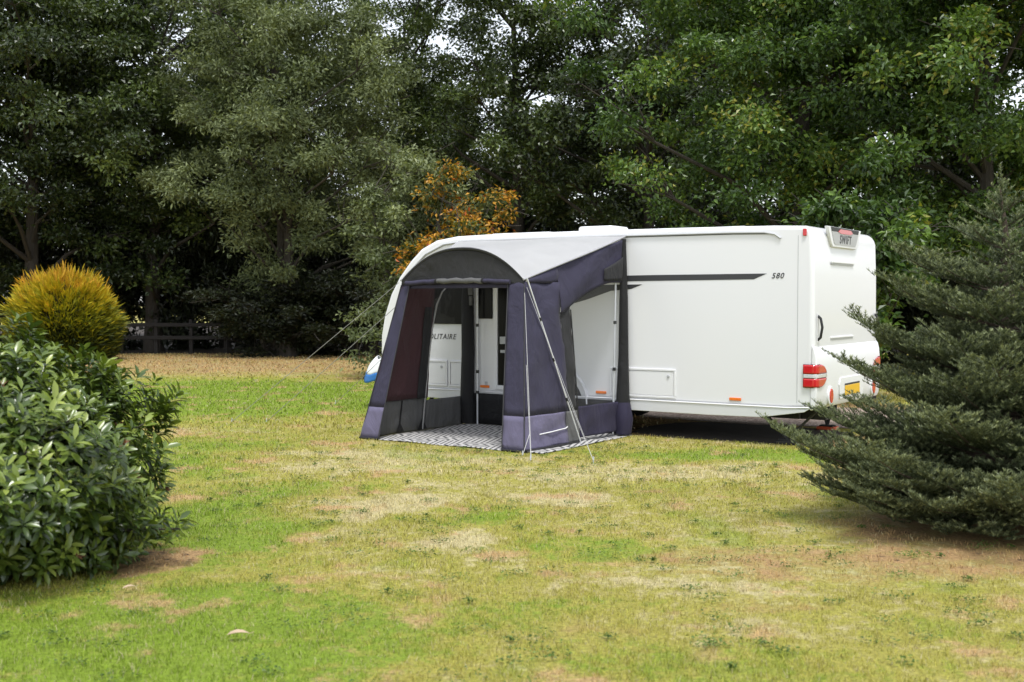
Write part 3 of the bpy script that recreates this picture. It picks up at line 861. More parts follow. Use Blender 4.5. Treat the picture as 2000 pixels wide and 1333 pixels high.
# charcoal stripes
b = MB()
b.prism([(.57, 2.025), (.73, 1.958), (6.0, 1.935), (6.0, 2.005), (2.0, 2.025)], 'y', .0005, .003)
b.build('side_stripe', DARKDECAL, cv, smooth=None)
b = MB()
b.prism([(2.2, 1.91), (2.35, 1.855), (2.65, 1.83), (3.0, 1.72), (3.4, 1.62), (3.8, 1.60), (3.8, 1.905)], 'y', .0005, .003)
b.build('side_stripe', DARKDECAL, cv, smooth=None)
def plaque(me, name, m, parent, mtx):
    me.transform(mtx)
    return link(name, me, m, parent)
# writing on the side: text faces +d, reads towards -s
side_m = Matrix(((-1, 0, 0, 0), (0, 0, 1, 0), (0, 1, 0, 0), (0, 0, 0, 1)))
plaque(text_mesh('lettering', '580', .09, .30, .001, .0012, 1.15), 'side_lettering', DARKDECAL, cv, Matrix.Translation((.44, .003, 1.995)) @ side_m)
plaque(text_mesh('lettering', 'SOLITAIRE', .104, .22, .0007, .0012, 1.12), 'side_lettering', DARKDECAL, cv, Matrix.Translation((5.365, .003, 1.20)) @ side_m)
# lockers, markers
def locker(s0, s1, z0, z1):
    o = MB().box(s0, s1, .002, .012, z0, z1).build('locker_door', WHITE2, cv, bevel=.005)
    fr = MB()
    wdt = .028
    for (a0, a1, c0, c1) in ((s0 - wdt, s1 + wdt, z1 + .004, z1 + wdt + .004), (s0 - wdt, s1 + wdt, z0 - wdt - .004, z0 - .004), (s0 - wdt - .004, s0 - .004, z0 - .003, z1 + .003), (s1 + .004, s1 + wdt + .004, z0 - .003, z1 + .003)):
        fr.box(a0, a1, .001, .018, c0, c1)
    fr.build('locker_frame', WHITE2, o, bevel=.005)
    lk = MB(); lk.tube([(s0 + .07, .012, z1 - .06), (s0 + .07, .022, z1 - .06)], .018, 12); lk.tube([(s0 + .07, .022, z1 - .06), (s0 + .07, .025, z1 - .06)], .008, 8)
    lk.build('lock', GREYTRIM, o)
locker(1.76, 2.62, .53, .83); locker(5.27, 5.66, .54, .84); locker(4.86, 5.18, .54, .84)
for s in (.95, 2.78, 4.6):
    MB().box(s - .075, s + .075, .002, .02, .515, .55).build('side_marker', AMBER, cv, bevel=.006)
MB().box(.09, .135, .002, .022, 2.45, 2.535).build('top_marker', REDLENS, cv, bevel=.008)
# wheels and arches
for dd, sgn in ((-.12, 1), (-WD + .12, -1)):
    wq = empty('wheel', (3.50, dd, .33)); wq.parent = cv
    def lathe(pr, n=28):
        m_ = MB()
        vs = [(r * math.cos(2 * math.pi * j / n), y, r * math.sin(2 * math.pi * j / n)) for (r, y) in pr for j in range(n)]
        fs = [(i * n + j, i * n + (j + 1) % n, ((i + 1) % len(pr)) * n + (j + 1) % n, ((i + 1) % len(pr)) * n + j) for i in range(len(pr)) for j in range(n)]
        return m_.add(vs, fs)
    lathe([(.20, -.09), (.29, -.095), (.325, -.07), (.33, 0), (.325, .07), (.29, .095), (.20, .09)]).build('tyre', RUBBER, wq)
    r_ = lathe([(.02, .05 * sgn), (.06, .06 * sgn), (.08, .03 * sgn), (.17, .045 * sgn), (.205, .085 * sgn), (.205, -.085 * sgn), (.02, -.02 * sgn)])
    for q in range(5):
        a = q * 2 * math.pi / 5
        r_.tube([(.05 * math.cos(a), .06 * sgn, .05 * math.sin(a)), (.19 * math.cos(a), .075 * sgn, .19 * math.sin(a))], .022, 6)
    r_.build('rim', STEEL, wq)
b = MB()
arc = [(3.50 + .52 * math.cos(math.pi * i / 18), .37 + .50 * math.sin(math.pi * i / 18)) for i in range(19)]
b.tube([(s, .012, z) for s, z in arc], .022, 8); b.build('wheel_arch', WHITE2, cv)
b = MB()
b.prism([(3.50 + .45 * math.cos(math.pi * i / 18), .33 + .44 * math.sin(math.pi * i / 18)) for i in range(19)], 'y', .003, .006)
b.build('wheel_opening', CHASSIS, cv, smooth=None)
# chassis, axle, steadies
b = MB()
for dd in (-.55, -1.93):
    b.box(.35, 6.3, dd - .02, dd + .02, .28, .42)
b.box(3.44, 3.56, -2.3, -.2, .27, .37)
b.tube([(6.3, -.55, .40), (7.5, -1.20, .44)], .035, 6); b.tube([(6.3, -1.93, .40), (7.5, -1.28, .44)], .035, 6)
b.tube([(7.45, -1.24, .44), (7.85, -1.24, .46)], .04, 8)
b.box(.4, 6.2, -2.45, -.05, .425, .438)
b.build('chassis', CHASSIS, cv, bevel=.006)
for s, dd, so in ((.75, -.30, -.34), (.62, -2.08, -.1), (5.7, -.35, .3), (5.7, -2.1, .3)):
    b = MB(); b.tube([(s, dd, .40), (s + so, dd, .05)], [.028, .022], 8); b.tube([(s + so * 2, dd, .40), (s + so, dd, .06)], .016, 8)
    b.box(s + so - .09, s + so + .09, dd - .07, dd + .07, .045, .06)
    st = b.build('corner_steady', CHASSIS, cv)
    MB().box(s + so - .12, s + so + .12, dd - .10, dd + .10, .0, .044).build('steady_pad', REDFOOT if dd < -2 and s < 1 else BLACK, st, bevel=.01)
MB().box(.10, .55, -1.0, -.75, .26, .40).build('spare_carrier', CHASSIS, cv, bevel=.01)
b = MB(); b.tube([(7.2, -1.24, .5), (7.2, -1.24, .16)], .025, 8); b.tube([(7.2, -1.29, .1), (7.2, -1.19, .1)], .1, 14); b.build('jockey_wheel', CHASSIS, cv)
# roof furniture
b = MB(); b.box(3.15, 3.70, -1.45, -.95, 2.60, 2.735); b.build('roof_vent', WHITE2, cv, bevel=.045, seg=4)
b = MB(); b.box(1.15, 1.85, -1.35, -.75, 2.59, 2.645); b.build('roof_light', WHITE2, cv, bevel=.03)
b = MB(); b.box(4.0, 5.0, -1.75, -.7, 2.60, 2.665); b.build('roof_light', WHITE2, cv, bevel=.04)
# windows and doors on the visible side
def window(s0, s1, z0, z1, name='window'):
    return MB().box(s0, s1, .004, .022, z0, z1).build(name, DARKGLASS, cv, bevel=.015)
window(4.98, 5.62, 1.38, 2.06)
window(4.47, 4.70, 1.46, 2.06)
dr = MB().box(3.93, 4.38, .004, .012, .56, 2.10).build('entrance_door', DARKGLASS, cv, bevel=.004)
b = MB()
for (a0, a1, c0, c1) in ((3.86, 3.925, .50, 2.15), (4.385, 4.45, .50, 2.15), (3.925, 4.385, .50, .555), (3.925, 4.385, 2.105, 2.15)):
    b.box(a0, a1, .003, .026, c0, c1)
b.build('door_frame', WHITE2, dr, bevel=.006)
MB().box(4.12, 4.34, .0125, .032, 1.12, 1.22).build('handle', GREYTRIM, dr, bevel=.006)
MB().box(3.96, 4.34, .0125, .018, 1.00, 1.04).build('door_ledge', GREYTRIM, dr, bevel=.002)
# wall corner trim in front of door (white upright)
MB().box(4.56, 4.60, .002, .012, .55, .60).build('vent_grille', GREYTRIM, cv, bevel=.003)
# ---- rear end
b = MB()
rp = [(.02, 1.20), (-.012, 1.16), (-.032, 1.08), (-.042, .96), (-.042, .78), (-.040, .62), (-.030, .50), (-.005, .45), (.04, .44)]
b.prism(rp, 'y', -WD - .012, .012)
rear = b.build('rear_bumper', WHITE2, cv, bevel=.05, seg=4, smooth=40)
b = MB()
b.prism([(-1.75, .70), (-1.70, .78), (-.83, .78), (-.78, .70), (-.82, .52), (-1.71, .52)], 'x', -.054, -.037)
b.build('plate_recess', WHITE2, rear, bevel=.01)
MB().box(-.064, -.055, -1.55, -.98, .555, .675).build('number_plate', PLATE, cv, bevel=.004)
MB().box(-.059, -.0545, -1.56, -.97, .677, .70).build('plate_lamp', BLACK, cv, bevel=.003)
for yy in (-.46, -2.16):
    def oval(k0, k1, a, c, zc, n=24):
        vs = []
        for i in range(n): q = 2 * math.pi * i / n; vs.append((yy + a * math.cos(q), zc + c * math.sin(q)))
        return MB().prism(vs, 'x', k0, k1)
    lm = oval(-.058, -.028, .088, .115, .585).build('rear_reflector', WHITE2, cv, bevel=.01)
    oval(-.068, -.056, .058, .085, .585).build('red_lens', REDLENS, lm, bevel=.004)
# light clusters wrapped round both lower corners
def cluster(sign):
    def s_rear(z):
        for (a, za), (b_, zb) in zip(rp, rp[1:]):
            if zb <= z <= za: return a + (b_ - a) * (za - z) / (za - zb)
        return -.04
    def surf(zt, zb, off, name, m, parent):
        bb = MB()
        def fn(u, v):
            z = zb + (zt - zb) * v
            q = (z - .84) / .14
            reach = .31 * math.sqrt(max(0, 1 - abs(q) ** 2.2)) - .04
            sr = s_rear(z); r = .045; y0 = .012
            l1 = .115 - (sr + r); l2 = r * math.pi / 2
            a = (l1 + l2 + reach) * u
            if a < l1: s_, d_ = .115 - a, y0 + off
            elif a < l1 + l2:
                w_ = (a - l1) / r
                s_, d_ = sr + r - (r + off) * math.sin(w_), y0 - r + (r + off) * math.cos(w_)
            else: s_, d_ = sr - off, y0 - r - (a - l1 - l2)
            return (s_, d_ if sign > 0 else -WD - d_, z)
        bb.grid(fn, 24, 6)
        return bb.build(name, m, parent, smooth=50, solid=.008)
    root = surf(.705, .975, .004, 'rear_light', mat('lamp_base', (.10, .01, .012), .3) if sign > 0 else bpy.data.materials['lamp_base'], cv)
    surf(.866, .968, .012, 'red_lens', REDLENS, root)
    surf(.818, .860, .010, 'clear_lens', CLEARLENS, root)
    surf(.712, .809, .012, 'red_lens', REDLENS, root)
cluster(1); cluster(-1)
# grab handle
for yy in (-.13, -WD + .13):
    b = MB(); b.tube([(-.002, yy, 1.53), (-.035, yy, 1.50), (-.055, yy, 1.40), (-.035, yy, 1.28), (-.002, yy, 1.25)], .016, 8)
    hb = b.build('grab_handle', BLACK, cv)
    MB().box(-.006, -.0015, yy - .035, yy + .035, 1.22, 1.56).build('handle_base', WHITE2, hb, bevel=.002)
# rear vents (thin recess shadows as real slots with a lip)
for z0, z1 in ((2.135, 2.165), (1.235, 1.265)):
    vb = MB().box(-.012, .004, -1.45, -.58, z1 - .008, z1 + .012).build('rear_vent', WHITE2, cv, bevel=.004)
    MB().box(-.004, .004, -1.44, -.59, z0, z1 - .009).build('vent_slot', GREYTRIM, vb, bevel=.001)
# high level badge with brake light
b = MB()
b.prism([(-.42, 2.585), (-.56, 2.38), (-.62, 2.345), (-1.50, 2.345), (-1.56, 2.38), (-1.70, 2.585)], 'x', -.014, .03)
bd = b.build('badge_housing', WHITE, cv, bevel=.008)
b = MB(); b.prism([(-.52, 2.58), (-.55, 2.53), (-1.57, 2.53), (-1.60, 2.58)], 'x', -.0185, -.0145); b.build('badge_band', BLACK, bd, smooth=None)
b = MB(); b.prism([(-.55, 2.526), (-.63, 2.40), (-.67, 2.375), (-1.45, 2.375), (-1.49, 2.40), (-1.57, 2.526)], 'x', -.0185, -.0145); b.build('badge_panel', mat('silver_badge', (.40, .405, .41), .35, var=.1), bd, smooth=None)
b = MB(); b.prism([(-.78, 2.53), (-.86, 2.565), (-1.26, 2.565), (-1.34, 2.53), (-1.24, 2.512), (-.88, 2.512)], 'x', -.0235, -.019); b.build('brake_light', REDLENS, bd, smooth=None)
rear_m = Matrix(((0, 0, -1, 0), (-1, 0, 0, 0), (0, 1, 0, 0), (0, 0, 0, 1)))
plaque(text_mesh('lettering', 'SWIFT', .142, .12, .0022, .0015, 1.15), 'badge_lettering', DARKDECAL, bd, Matrix.Translation((-.0200, -1.06, 2.44)) @ rear_m)
# chrome squiggle of model script: three low slanted strokes, unreadable in the photo
b = MB()
for q in range(4):
    yy = -.72 - q * .10
    b.tube([(-.044, yy, .985), (-.040, yy - .06, 1.01)], .006, 5)
b.build('model_script', GREYTRIM, cv)

# hitch cover at the nose
hc = empty('hitch_cover', cw(7.50, -1.24), CA)
tag(hc, 'white and blue fabric cover over the caravan tow hitch', 'cover')
HW = mat('hitch_white', (.75, .77, .78), .6, bump=.2); HB = mat('hitch_blue', (.02, .15, .45), .5, bump=.2)
def hood(z0, z1, grow):
    def fn(u, v):
        a = 2 * math.pi * u; z = z0 + (z1 - z0) * v
        k = math.sqrt(max(.02, 1 - max(0, (z - .55) / .30) ** 2))
        return ((.27 * k + grow) * math.cos(a) + (z - .55) * -.35, (.17 * k + grow) * math.sin(a), z + .03 * math.cos(3 * a))
    return fn
b = MB(); b.grid(hood(.55, .80, 0), 20, 8); b.build('cover_top', HW, hc, solid=.006)
b = MB(); b.grid(hood(.42, .55, .008), 20, 4); b.build('cover_skirt', HB, hc, solid=.006)

# ------------------------------------------------------------------ awning
def fabric(name, col, inner=None, rough=.75, bump=.5, glow=0.0):
    k = NT(name)
    tc = k.n('ShaderNodeTexCoord')
    nz = k.n('ShaderNodeTexNoise'); nz.inputs['Scale'].default_value = 2.2; nz.inputs['Detail'].default_value = 5; nz.inputs['Distortion'].default_value = .6
    mp = k.n('ShaderNodeMapping'); mp.inputs['Scale'].default_value = (1.6, 1.6, .8); mp.inputs['Rotation'].default_value = (.3, .5, .2)
    k.l(tc.outputs['Object'], mp.inputs[0]); k.l(mp.outputs[0], nz.inputs['Vector'])
    mx = k.n('ShaderNodeMix', data_type='RGBA')
    mx.inputs[6].default_value = (*[c * .88 for c in col], 1); mx.inputs[7].default_value = (*[c * 1.12 for c in col], 1)
    k.l(nz.outputs[0], mx.inputs[0]); k.l(mx.outputs[2], k.b.inputs['Base Color'])
    k.b.inputs['Roughness'].default_value = rough
    k.b.inputs['Sheen Weight'].default_value = .04; k.b.inputs['Specular IOR Level'].default_value = .25
    bp = k.n('ShaderNodeBump'); bp.inputs['Strength'].default_value = bump; bp.inputs['Distance'].default_value = .13
    wn = k.n('ShaderNodeTexNoise'); wn.inputs['Scale'].default_value = 420
    k.l(tc.outputs['Object'], wn.inputs['Vector'])
    ad = k.n('ShaderNodeMath', operation='MULTIPLY_ADD'); ad.inputs[1].default_value = .02
    k.l(wn.outputs[0], ad.inputs[0]); k.l(nz.outputs[0], ad.inputs[2]); k.l(ad.outputs[0], bp.inputs['Height'])
    k.l(bp.outputs[0], k.b.inputs['Normal'])
    if glow > 0:                      # thin cloth lets daylight through
        tr = k.n('ShaderNodeBsdfTranslucent'); tr.inputs[0].default_value = (.85, .85, .86, 1)
        ms = k.n('ShaderNodeMixShader'); ms.inputs[0].default_value = glow
        k.l(k.b.outputs[0], ms.inputs[1]); k.l(tr.outputs[0], ms.inputs[2]); k.l(ms.outputs[0], k.t.nodes['Material Output'].inputs[0])
    return k.m
PURPLE = fabric('fabric_slate_purple', (.034, .0315, .057))
LILAC = fabric('fabric_light_lilac', (.118, .108, .172))
CHAR = fabric('fabric_charcoal', (.024, .024, .026))
GREYF = fabric('fabric_mid_grey', (.10, .10, .10))
ROOFW = fabric('fabric_roof_white', (.45, .452, .456), glow=.28, rough=.6, bump=.12)
BACKLIT = fabric('fabric_backlit_maroon', (.058, .026, .031))  # daylight through the purple cloth, put into the colour
BLACKF = fabric('fabric_black', (.014, .014, .015))
NAVY = fabric('fabric_navy', (.026, .023, .048))
PIPE = mat('piping_dark', (.025, .025, .028), .6)
ROPE = mat('guy_rope_white', (.45, .45, .44), .8)
ROPED = mat('guy_rope_grey', (.30, .30, .30), .8)
def film(name, tint):
    k = NT(name)
    k.t.nodes.remove(k.b)
    tb = k.n('ShaderNodeBsdfTransparent'); tb.inputs[0].default_value = (tint, tint * 1.01, tint * 1.03, 1)
    gb = k.n('ShaderNodeBsdfGlossy'); gb.inputs['Roughness'].default_value = .12; gb.inputs[0].default_value = (.8, .8, .82, 1)
    tc = k.n('ShaderNodeTexCoord'); nz = k.n('ShaderNodeTexNoise'); nz.inputs['Scale'].default_value = 3
    k.l(tc.outputs['Object'], nz.inputs['Vector'])
    bp = k.n('ShaderNodeBump'); bp.inputs['Strength'].default_value = .25; bp.inputs['Distance'].default_value = .05
    k.l(nz.outputs[0], bp.inputs['Height']); k.l(bp.outputs[0], gb.inputs['Normal'])
    ms = k.n('ShaderNodeMixShader'); ms.inputs[0].default_value = .045
    k.l(tb.outputs[0], ms.inputs[1]); k.l(gb.outputs[0], ms.inputs[2]); k.l(ms.outputs[0], k.t.nodes['Material Output'].inputs[0])
    return k.m
FILM = film('clear_window_film', .92); FILMD = film('tinted_window_film', .74)

AO = (3.75, 1.05, 0)
aw = empty('porch_awning', cw(*AO[:2]), CA)
tag(aw, 'slate purple porch awning with white arched roof and open front', 'awning')
def AB(mb, name, m, **kw):
    return mb.build(name, m, kw.pop('parent', aw), off=AO, **kw)
# side walls as functions of depth d and height z
ZS = 1.955                                   # shoulder height
def dF(z): return 2.15 - .2051 * z
def sRt(d, z): return 2.44 + (2.55 + .133 * z - 2.44) * max(0, d) / dF(z)
def sLf(d, z): return 4.90 + (4.98 - .185 * z - 4.90) * max(0, d) / dF(z)
def ztop(d): return ZS + (2.505 - ZS) * (1.75 - d) / 1.75
wr = lambda d, z, k=1.0: .013 * k * (math.sin(9 * d + 7 * z) + .7 * math.sin(17 * d - 9 * z + 1) + .5 * math.sin(25 * z + 6 * d))
def side(fs, d0, d1, z0f, z1f, out=0.0, w=1.0, nu=14, nv=16):
    b = MB()
    def fn(u, v):
        d = d0 + (d1 - d0) * u
        za = z0f(d) if callable(z0f) else z0f
        zb = z1f(d) if callable(z1f) else z1f
        z = za + (zb - za) * v
        dd = min(d, dF(min(z, 2.0)))
        if d1 == 'x': pass
        return (fs(dd, z) + out + wr(d, z, w), dd, z)
    return b.grid(fn, nu, nv)
def sideF(fs, d0, z0, z1, out=0.0, w=1.0, nu=12, nv=16):
    """part of a side wall from depth d0 to the leaning front edge"""
    b = MB()
    def fn(u, v):
        z = z0 + (z1 - z0) * v
        d = d0 + (dF(z) - d0) * u
        return (fs(d, z) + out + wr(d, z, w) * min(1, 6 * (1 - u) + .0), d, z)
    return b.grid(fn, nu, nv)
WB, WF = .10, 1.05                           # window from .10 to 1.05 m off the caravan wall
wtop = lambda d: 1.93 - .30 * max(0, (d - .30)) ** 1.3 / .7
# --- wall on the tail side (seen from outside)
rw = AB(sideF(sRt, 1.22, .40, ZS - .03), 'side_wall', PURPLE, smooth=60, solid=.004)
tp = MB()
def upper(d0, d1, lowf):
    def fn(u, v):
        d = d0 + (d1 - d0) * u
        za = lowf(d); zb = ztop(d) - .005
        z = za + (zb - za) * v
        fold = .020 * math.sin(11 * (z + .9 * d)) * math.exp(-((d - .8) / .45) ** 2) + .025 * math.exp(-((d - .2) / .15) ** 2) * math.sin(12 * z)
        return (sRt(min(d, dF(z)), min(z, 2.1)) - .004 + fold - .02 * math.sin(math.pi * v), d, z)
    return fn
tp.grid(upper(.06, 1.23, lambda d: wtop(d)), 26, 12)
tp.grid(upper(1.22, 1.735, lambda d: ZS - .04), 12, 5)
AB(tp, 'upper_side_wall', PURPLE, smooth=60, solid=.004)
AB(side(sRt, WF, 1.22, .40, lambda d: wtop(d) + .02, out=-.002, w=.8, nu=4), 'side_border', CHAR, smooth=60, solid=.004)
AB(sideF(sRt, 1.28, .03, .40, out=-.003, w=.8), 'mud_wall', LILAC, smooth=60, solid=.004)
AB(side(sRt, WF, 1.28, .03, .40, out=-.004, w=.5, nu=4), 'mud_border', GREYF, smooth=60, solid=.004)
AB(side(sRt, .06, WF, .07, .44, out=-.001, w=.6), 'lower_side_panel', NAVY, smooth=60, solid=.004)
AB(side(sRt, WB, WF, .44, wtop, out=.0, w=.35), 'side_window', FILM, smooth=60)
# dark pocket at the rear top corner
b = MB(); b.grid(lambda u, v: (sRt(.08 + .36 * u, 1.9) - .03 - .015 * math.sin(3 * u), .08 + .36 * u, 1.955 + (.30 - .16 * u) * v), 6, 6)
AB(b, 'corner_flap', CHAR, smooth=60, solid=.004)
# little white logo stroke on the mud wall (unreadable lettering in the photo)
b = MB()
b.tube([(sRt(1.86, .19) - .018, 1.86, .185), (sRt(1.6, .2) - .018, 1.6, .195), (sRt(1.34, .2) - .018, 1.34, .21), (sRt(1.30, .2) - .018, 1.30, .225)], .007, 5)
AB(b, 'logo_stroke', mat('logo_white', (.7, .7, .72), .6))
# --- wall on the nose side (its inside is what shows)
AB(sideF(sLf, .92, .43, ZS - .03, out=.006), 'side_wall', PURPLE, smooth=60, solid=.004)
AB(sideF(sLf, .93, .44, ZS - .05, out=-.022, w=.4), 'backlit_inner_face', BACKLIT, smooth=60, solid=.003)  # added layer: maroon paints the backlight seen through the purple wall
tp = MB()
def fn(u, v):
    d = .06 + (1.735 - .06) * u
    za = wtop(d) if d < WF else (wtop(WF) + (ZS - .035 - wtop(WF)) * min(1, (d - WF) / .12))
    z = za + (ztop(d) - .005 - za) * v
    return (sLf(min(d, dF(z)), min(z, 2.1)) + .006, d, z)
tp.grid(fn, 20, 8)
AB(tp, 'upper_side_wall', CHAR, smooth=60, solid=.004)
AB(side(sLf, .98, 1.16, .43, 1.62, out=-.034, w=.3, nu=4), 'side_border', CHAR, smooth=60, solid=.003)
AB(sideF(sLf, .92, .0, .44, out=.003, w=.5), 'mud_wall', GREYF, smooth=60, solid=.004)
AB(side(sLf, .10, .92, .0, .40, w=.4), 'lower_side_panel', GREYF, smooth=60, solid=.004)
AB(side(sLf, WB, .92, .40, wtop, w=.2), 'side_window', FILMD, smooth=60)
b = MB(); b.tube([(sLf(d, z) - .03, d, z) for d, z in ((1.00, .02), (.985, .5), (.965, 1.0), (.94, 1.35), (.87, 1.66), (.76, 1.82), (.62, 1.90))], .011, 6)
AB(b, 'zip', mat('zip_grey', (.3, .3, .3), .5))
b = MB(); b.tube([(sLf(d, z) - .014, d, z) for d, z in ((1.45, .04), (1.44, .43))], .010, 6)
b.add([(sLf(1.45, .1) - .02, 1.53, .02), (sLf(1.45, .1) - .02, 1.36, .02), (sLf(1.45, .1) - .02, 1.45, .16)], [(0, 1, 2)])
AB(b, 'zip_guard', BLACKF)
b = MB()
b.add([(sLf(1.0, .1) - .02, 1.10, .02), (sLf(1.0, .1) - .02, .90, .02), (sLf(1.0, .1) - .02, 1.0, .17)], [(0, 1, 2)])
AB(b, 'zip_guard', BLACKF)
# --- front: two leaning pillars, valance, roll
def front(s0a, s0b, s1a, s1b, z0, z1, out=0.0, wv=.5, nu=6, nv=18):
    b = MB()
    def fn(u, v):
        z = z0 + (z1 - z0) * v; t = z / ZS
        a = s0a + (s1a - s0a) * t; c = s0b + (s1b - s0b) * t
        s = a + (c - a) * u
        return (s, dF(z) + out + wr(s, z, wv), z)
    return b.grid(fn, nu, nv)
RB, RTp, LB, LTp = 2.55, 2.81, 4.98, 4.62
AB(front(RB, RB + .31, RTp, RTp + .23, .40, ZS - .01, out=.004), 'front_pillar', PURPLE, smooth=60, solid=.004)
AB(front(RB, RB + .31, RTp, RTp + .23, .02, .40, out=.005, nv=6), 'pillar_mud_flap', LILAC, smooth=60, solid=.004)
AB(front(LB - .29, LB, LTp - .13, LTp, .40, ZS - .01, out=.004), 'front_pillar', PURPLE, smooth=60, solid=.004)
AB(front(LB - .29, LB, LTp - .13, LTp, .02, .40, out=.005, nv=6), 'pillar_mud_flap', LILAC, smooth=60, solid=.004)
cS, hS = (RTp + LTp) / 2, (LTp - RTp) / 2
RISE = .385
def arch(t):                                   # t in -1..1, from the tail side shoulder to the nose side shoulder
    return (cS + hS * t, 1.75, ZS + RISE * (1 - abs(t) ** 2.3))
b = MB()
def fn(u, v):
    t = -1 + 2 * u
    s, d, z = arch(t)
    zb = ZS - .055 - .02 * (1 - t * t) * -1
    z2 = zb + (z - .02 - zb) * v
    return (s, d + .008 + (ZS - min(z2, ZS)) * .2051 + .01 * math.sin(6 * u + 3 * v), z2)
b.grid(fn, 40, 10)
AB(b, 'front_valance', fabric('fabric_dark_grey', (.025, .025, .026)), smooth=60, solid=.004)
b = MB(); b.tube([(arch(t)[0], arch(t)[1] + .012, arch(t)[2] - .012) for t in [-1 + i / 20 for i in range(41)]], .017, 8)
AB(b, 'arch_piping', PIPE)
def roll(t0, t1, m, name, r):
    b = MB(); pts = []
    rs = []
    for i in range(17):
        t = t0 + (t1 - t0) * i / 16
        pts.append((cS + hS * t, dF(1.9) + .035 + .004 * math.sin(9 * t), ZS - .045 + .035 * (1 - t * t) + .004 * math.sin(23 * t)))
        rs.append(r * (1 + .10 * math.sin(31 * t) + .06 * math.sin(57 * t)))
    b.tube(pts, rs, 12)
    return AB(b, name, m, smooth=60)
rl = roll(-.80, .90, PURPLE, 'rolled_door', .027)
roll(-.38, .38, GREYF, 'roll_wrap', .031).parent = rl
for t in (-.38, .38):
    b = MB(); b.tube([(cS + hS * t - .012, dF(1.9) + .035, ZS - .045 + .03), (cS + hS * t + .012, dF(1.9) + .035, ZS - .045 + .03)], .035, 12); AB(b, 'roll_strap', BLACKF, parent=rl)
# purple head band behind the roll
AB(front(RB + .2, LB - .2, RTp + .02, LTp - .02, ZS - .10, ZS - .035, out=-.012, nu=12, nv=3), 'head_band', PURPLE, smooth=60, solid=.004)
# --- roof
b = MB()
def fn(u, v):
    t = -1 + 2 * u
    s0, d0, z0 = arch(t)
    s1 = 2.43 + (5.02 - 2.43) * u
    d1, z1 = .025, 2.522
    sag = -.02 * math.sin(math.pi * v) * (1 - .5 * abs(t))
    k = v
    return (s0 + (s1 - s0) * k, d0 + .035 - (d0 + .035 - d1) * k, z0 + (z1 - z0) * (k ** (1.0 if abs(t) > .5 else .9)) + sag + .004 * math.sin(8 * u + 6 * v))
b.grid(fn, 40, 18)
AB(b, 'roof_sheet', ROOFW, smooth=60)
# edge bands of the roof
for uu in (0, 1):
    b = MB()
    pts = [fn(uu, i / 12) for i in range(13)]
    b.tube([(p[0], p[1], p[2] - .004) for p in pts], .013, 6)
    AB(b, 'roof_edge', mat('edge_grey', (.35, .35, .37), .6))
# keder strip into the rail
b = MB(); b.tube([(2.43, .03, 2.522), (5.02, .03, 2.522)], .010, 6); AB(b, 'rail_cord', ROOFW)
# piping along the pillar edges and black hem on the grass
HEM = mat('hem_black', (.012, .012, .013), .8)
for (sb, st) in ((RB + .31, RTp + .23), (LB - .29, LTp - .13), (RB + .004, RTp + .004), (LB - .004, LTp - .004)):
    b = MB(); b.tube([(sb + (st - sb) * (z / ZS), dF(z) + .010, z) for z in [.02 + 1.88 * i / 8 for i in range(9)]], .0065, 6); AB(b, 'pillar_piping', PIPE)
b = MB(); b.tube([(sRt(d, .02) - .012, d, .022) for d in [1.05 + 1.09 * i / 8 for i in range(9)]], .016, 6); AB(b, 'hem', HEM)
b = MB(); b.tube([(sRt(WF, z) - .010, WF, z) for z in [.05 + 1.55 * i / 10 for i in range(11)]], .008, 6); AB(b, 'zip', HEM)
b = MB(); b.tube([(RB + .31 * i / 4, dF(.02) + .012, .02) for i in range(5)], .014, 6); AB(b, 'hem', HEM)
b = MB(); b.tube([(LB - .29 * i / 4, dF(.02) + .012, .02) for i in range(5)], .014, 6); AB(b, 'hem', HEM)
# --- rear pads and poles
b = MB(); b.tube([(2.42, .085, .05), (2.40, .10, .25), (2.42, .09, .5), (2.425, .07, 1.0), (2.43, .06, 1.7), (2.44, .05, 2.48)], [.085, .105, .085, .065, .055, .03], 10)
AB(b, 'rear_pad', BLACKF, smooth=60)
b = MB(); b.tube([(2.40, .11, .04), (2.39, .12, .22), (2.41, .10, .42)], [.10, .118, .09], 10); AB(b, 'pad_foot', NAVY, smooth=60)
b = MB(); b.tube([(4.82, .08, .03), (4.84, .09, .4), (4.83, .08, 1.0), (4.84, .08, 1.7), (4.84, .05, 2.46)], [.10, .10, .095, .09, .06], 10)
AB(b, 'rear_pad', BLACKF, smooth=60)
POLE = mat('aluminium_pole', (.66, .67, .70), .4, metal=.5, var=.06, vscale=15)
def pole(p0, p1, r=.0125, joints=(.33, .66)):
    b = MB(); b.tube([p0, p1], r, 10)
    o = AB(b, 'pole', POLE, smooth=60)
    for j in joints:
        q = Vector(p0).lerp(Vector(p1), j); dv = (Vector(p1) - Vector(p0)).normalized()
        b = MB(); b.tube([q - dv * .02, q + dv * .02], r * 1.7, 10); AB(b, 'pole_clamp', BLACK, parent=o, smooth=60)
pole((2.50, .20, .03), (2.49, .16, 1.98), .0125, (.14, .42, .72, .985))
pole((4.66, .10, .02), (4.66, .10, 2.2), .0125, (.2, .33, .62))
pole((2.40, 1.15, 0.0), (RTp - .06, 1.80, ZS + .01), .009, (.28, .52, .76))
# tent pole along the arch
# draught skirt under the caravan sill
b = MB(); b.grid(lambda u, v: (2.5 + 2.3 * u, .035 + .008 * math.sin(20 * u), .02 + .42 * v), 24, 4); AB(b, 'draught_skirt', BLACKF, smooth=60, solid=.003)
# hanging buckle strap
b = MB(); b.box(4.72, 4.80, .10, .14, 1.78, 1.93); b.box(4.735, 4.785, .10, .135, 1.64, 1.77); AB(b, 'hanging_strap', GREYF, bevel=.01)
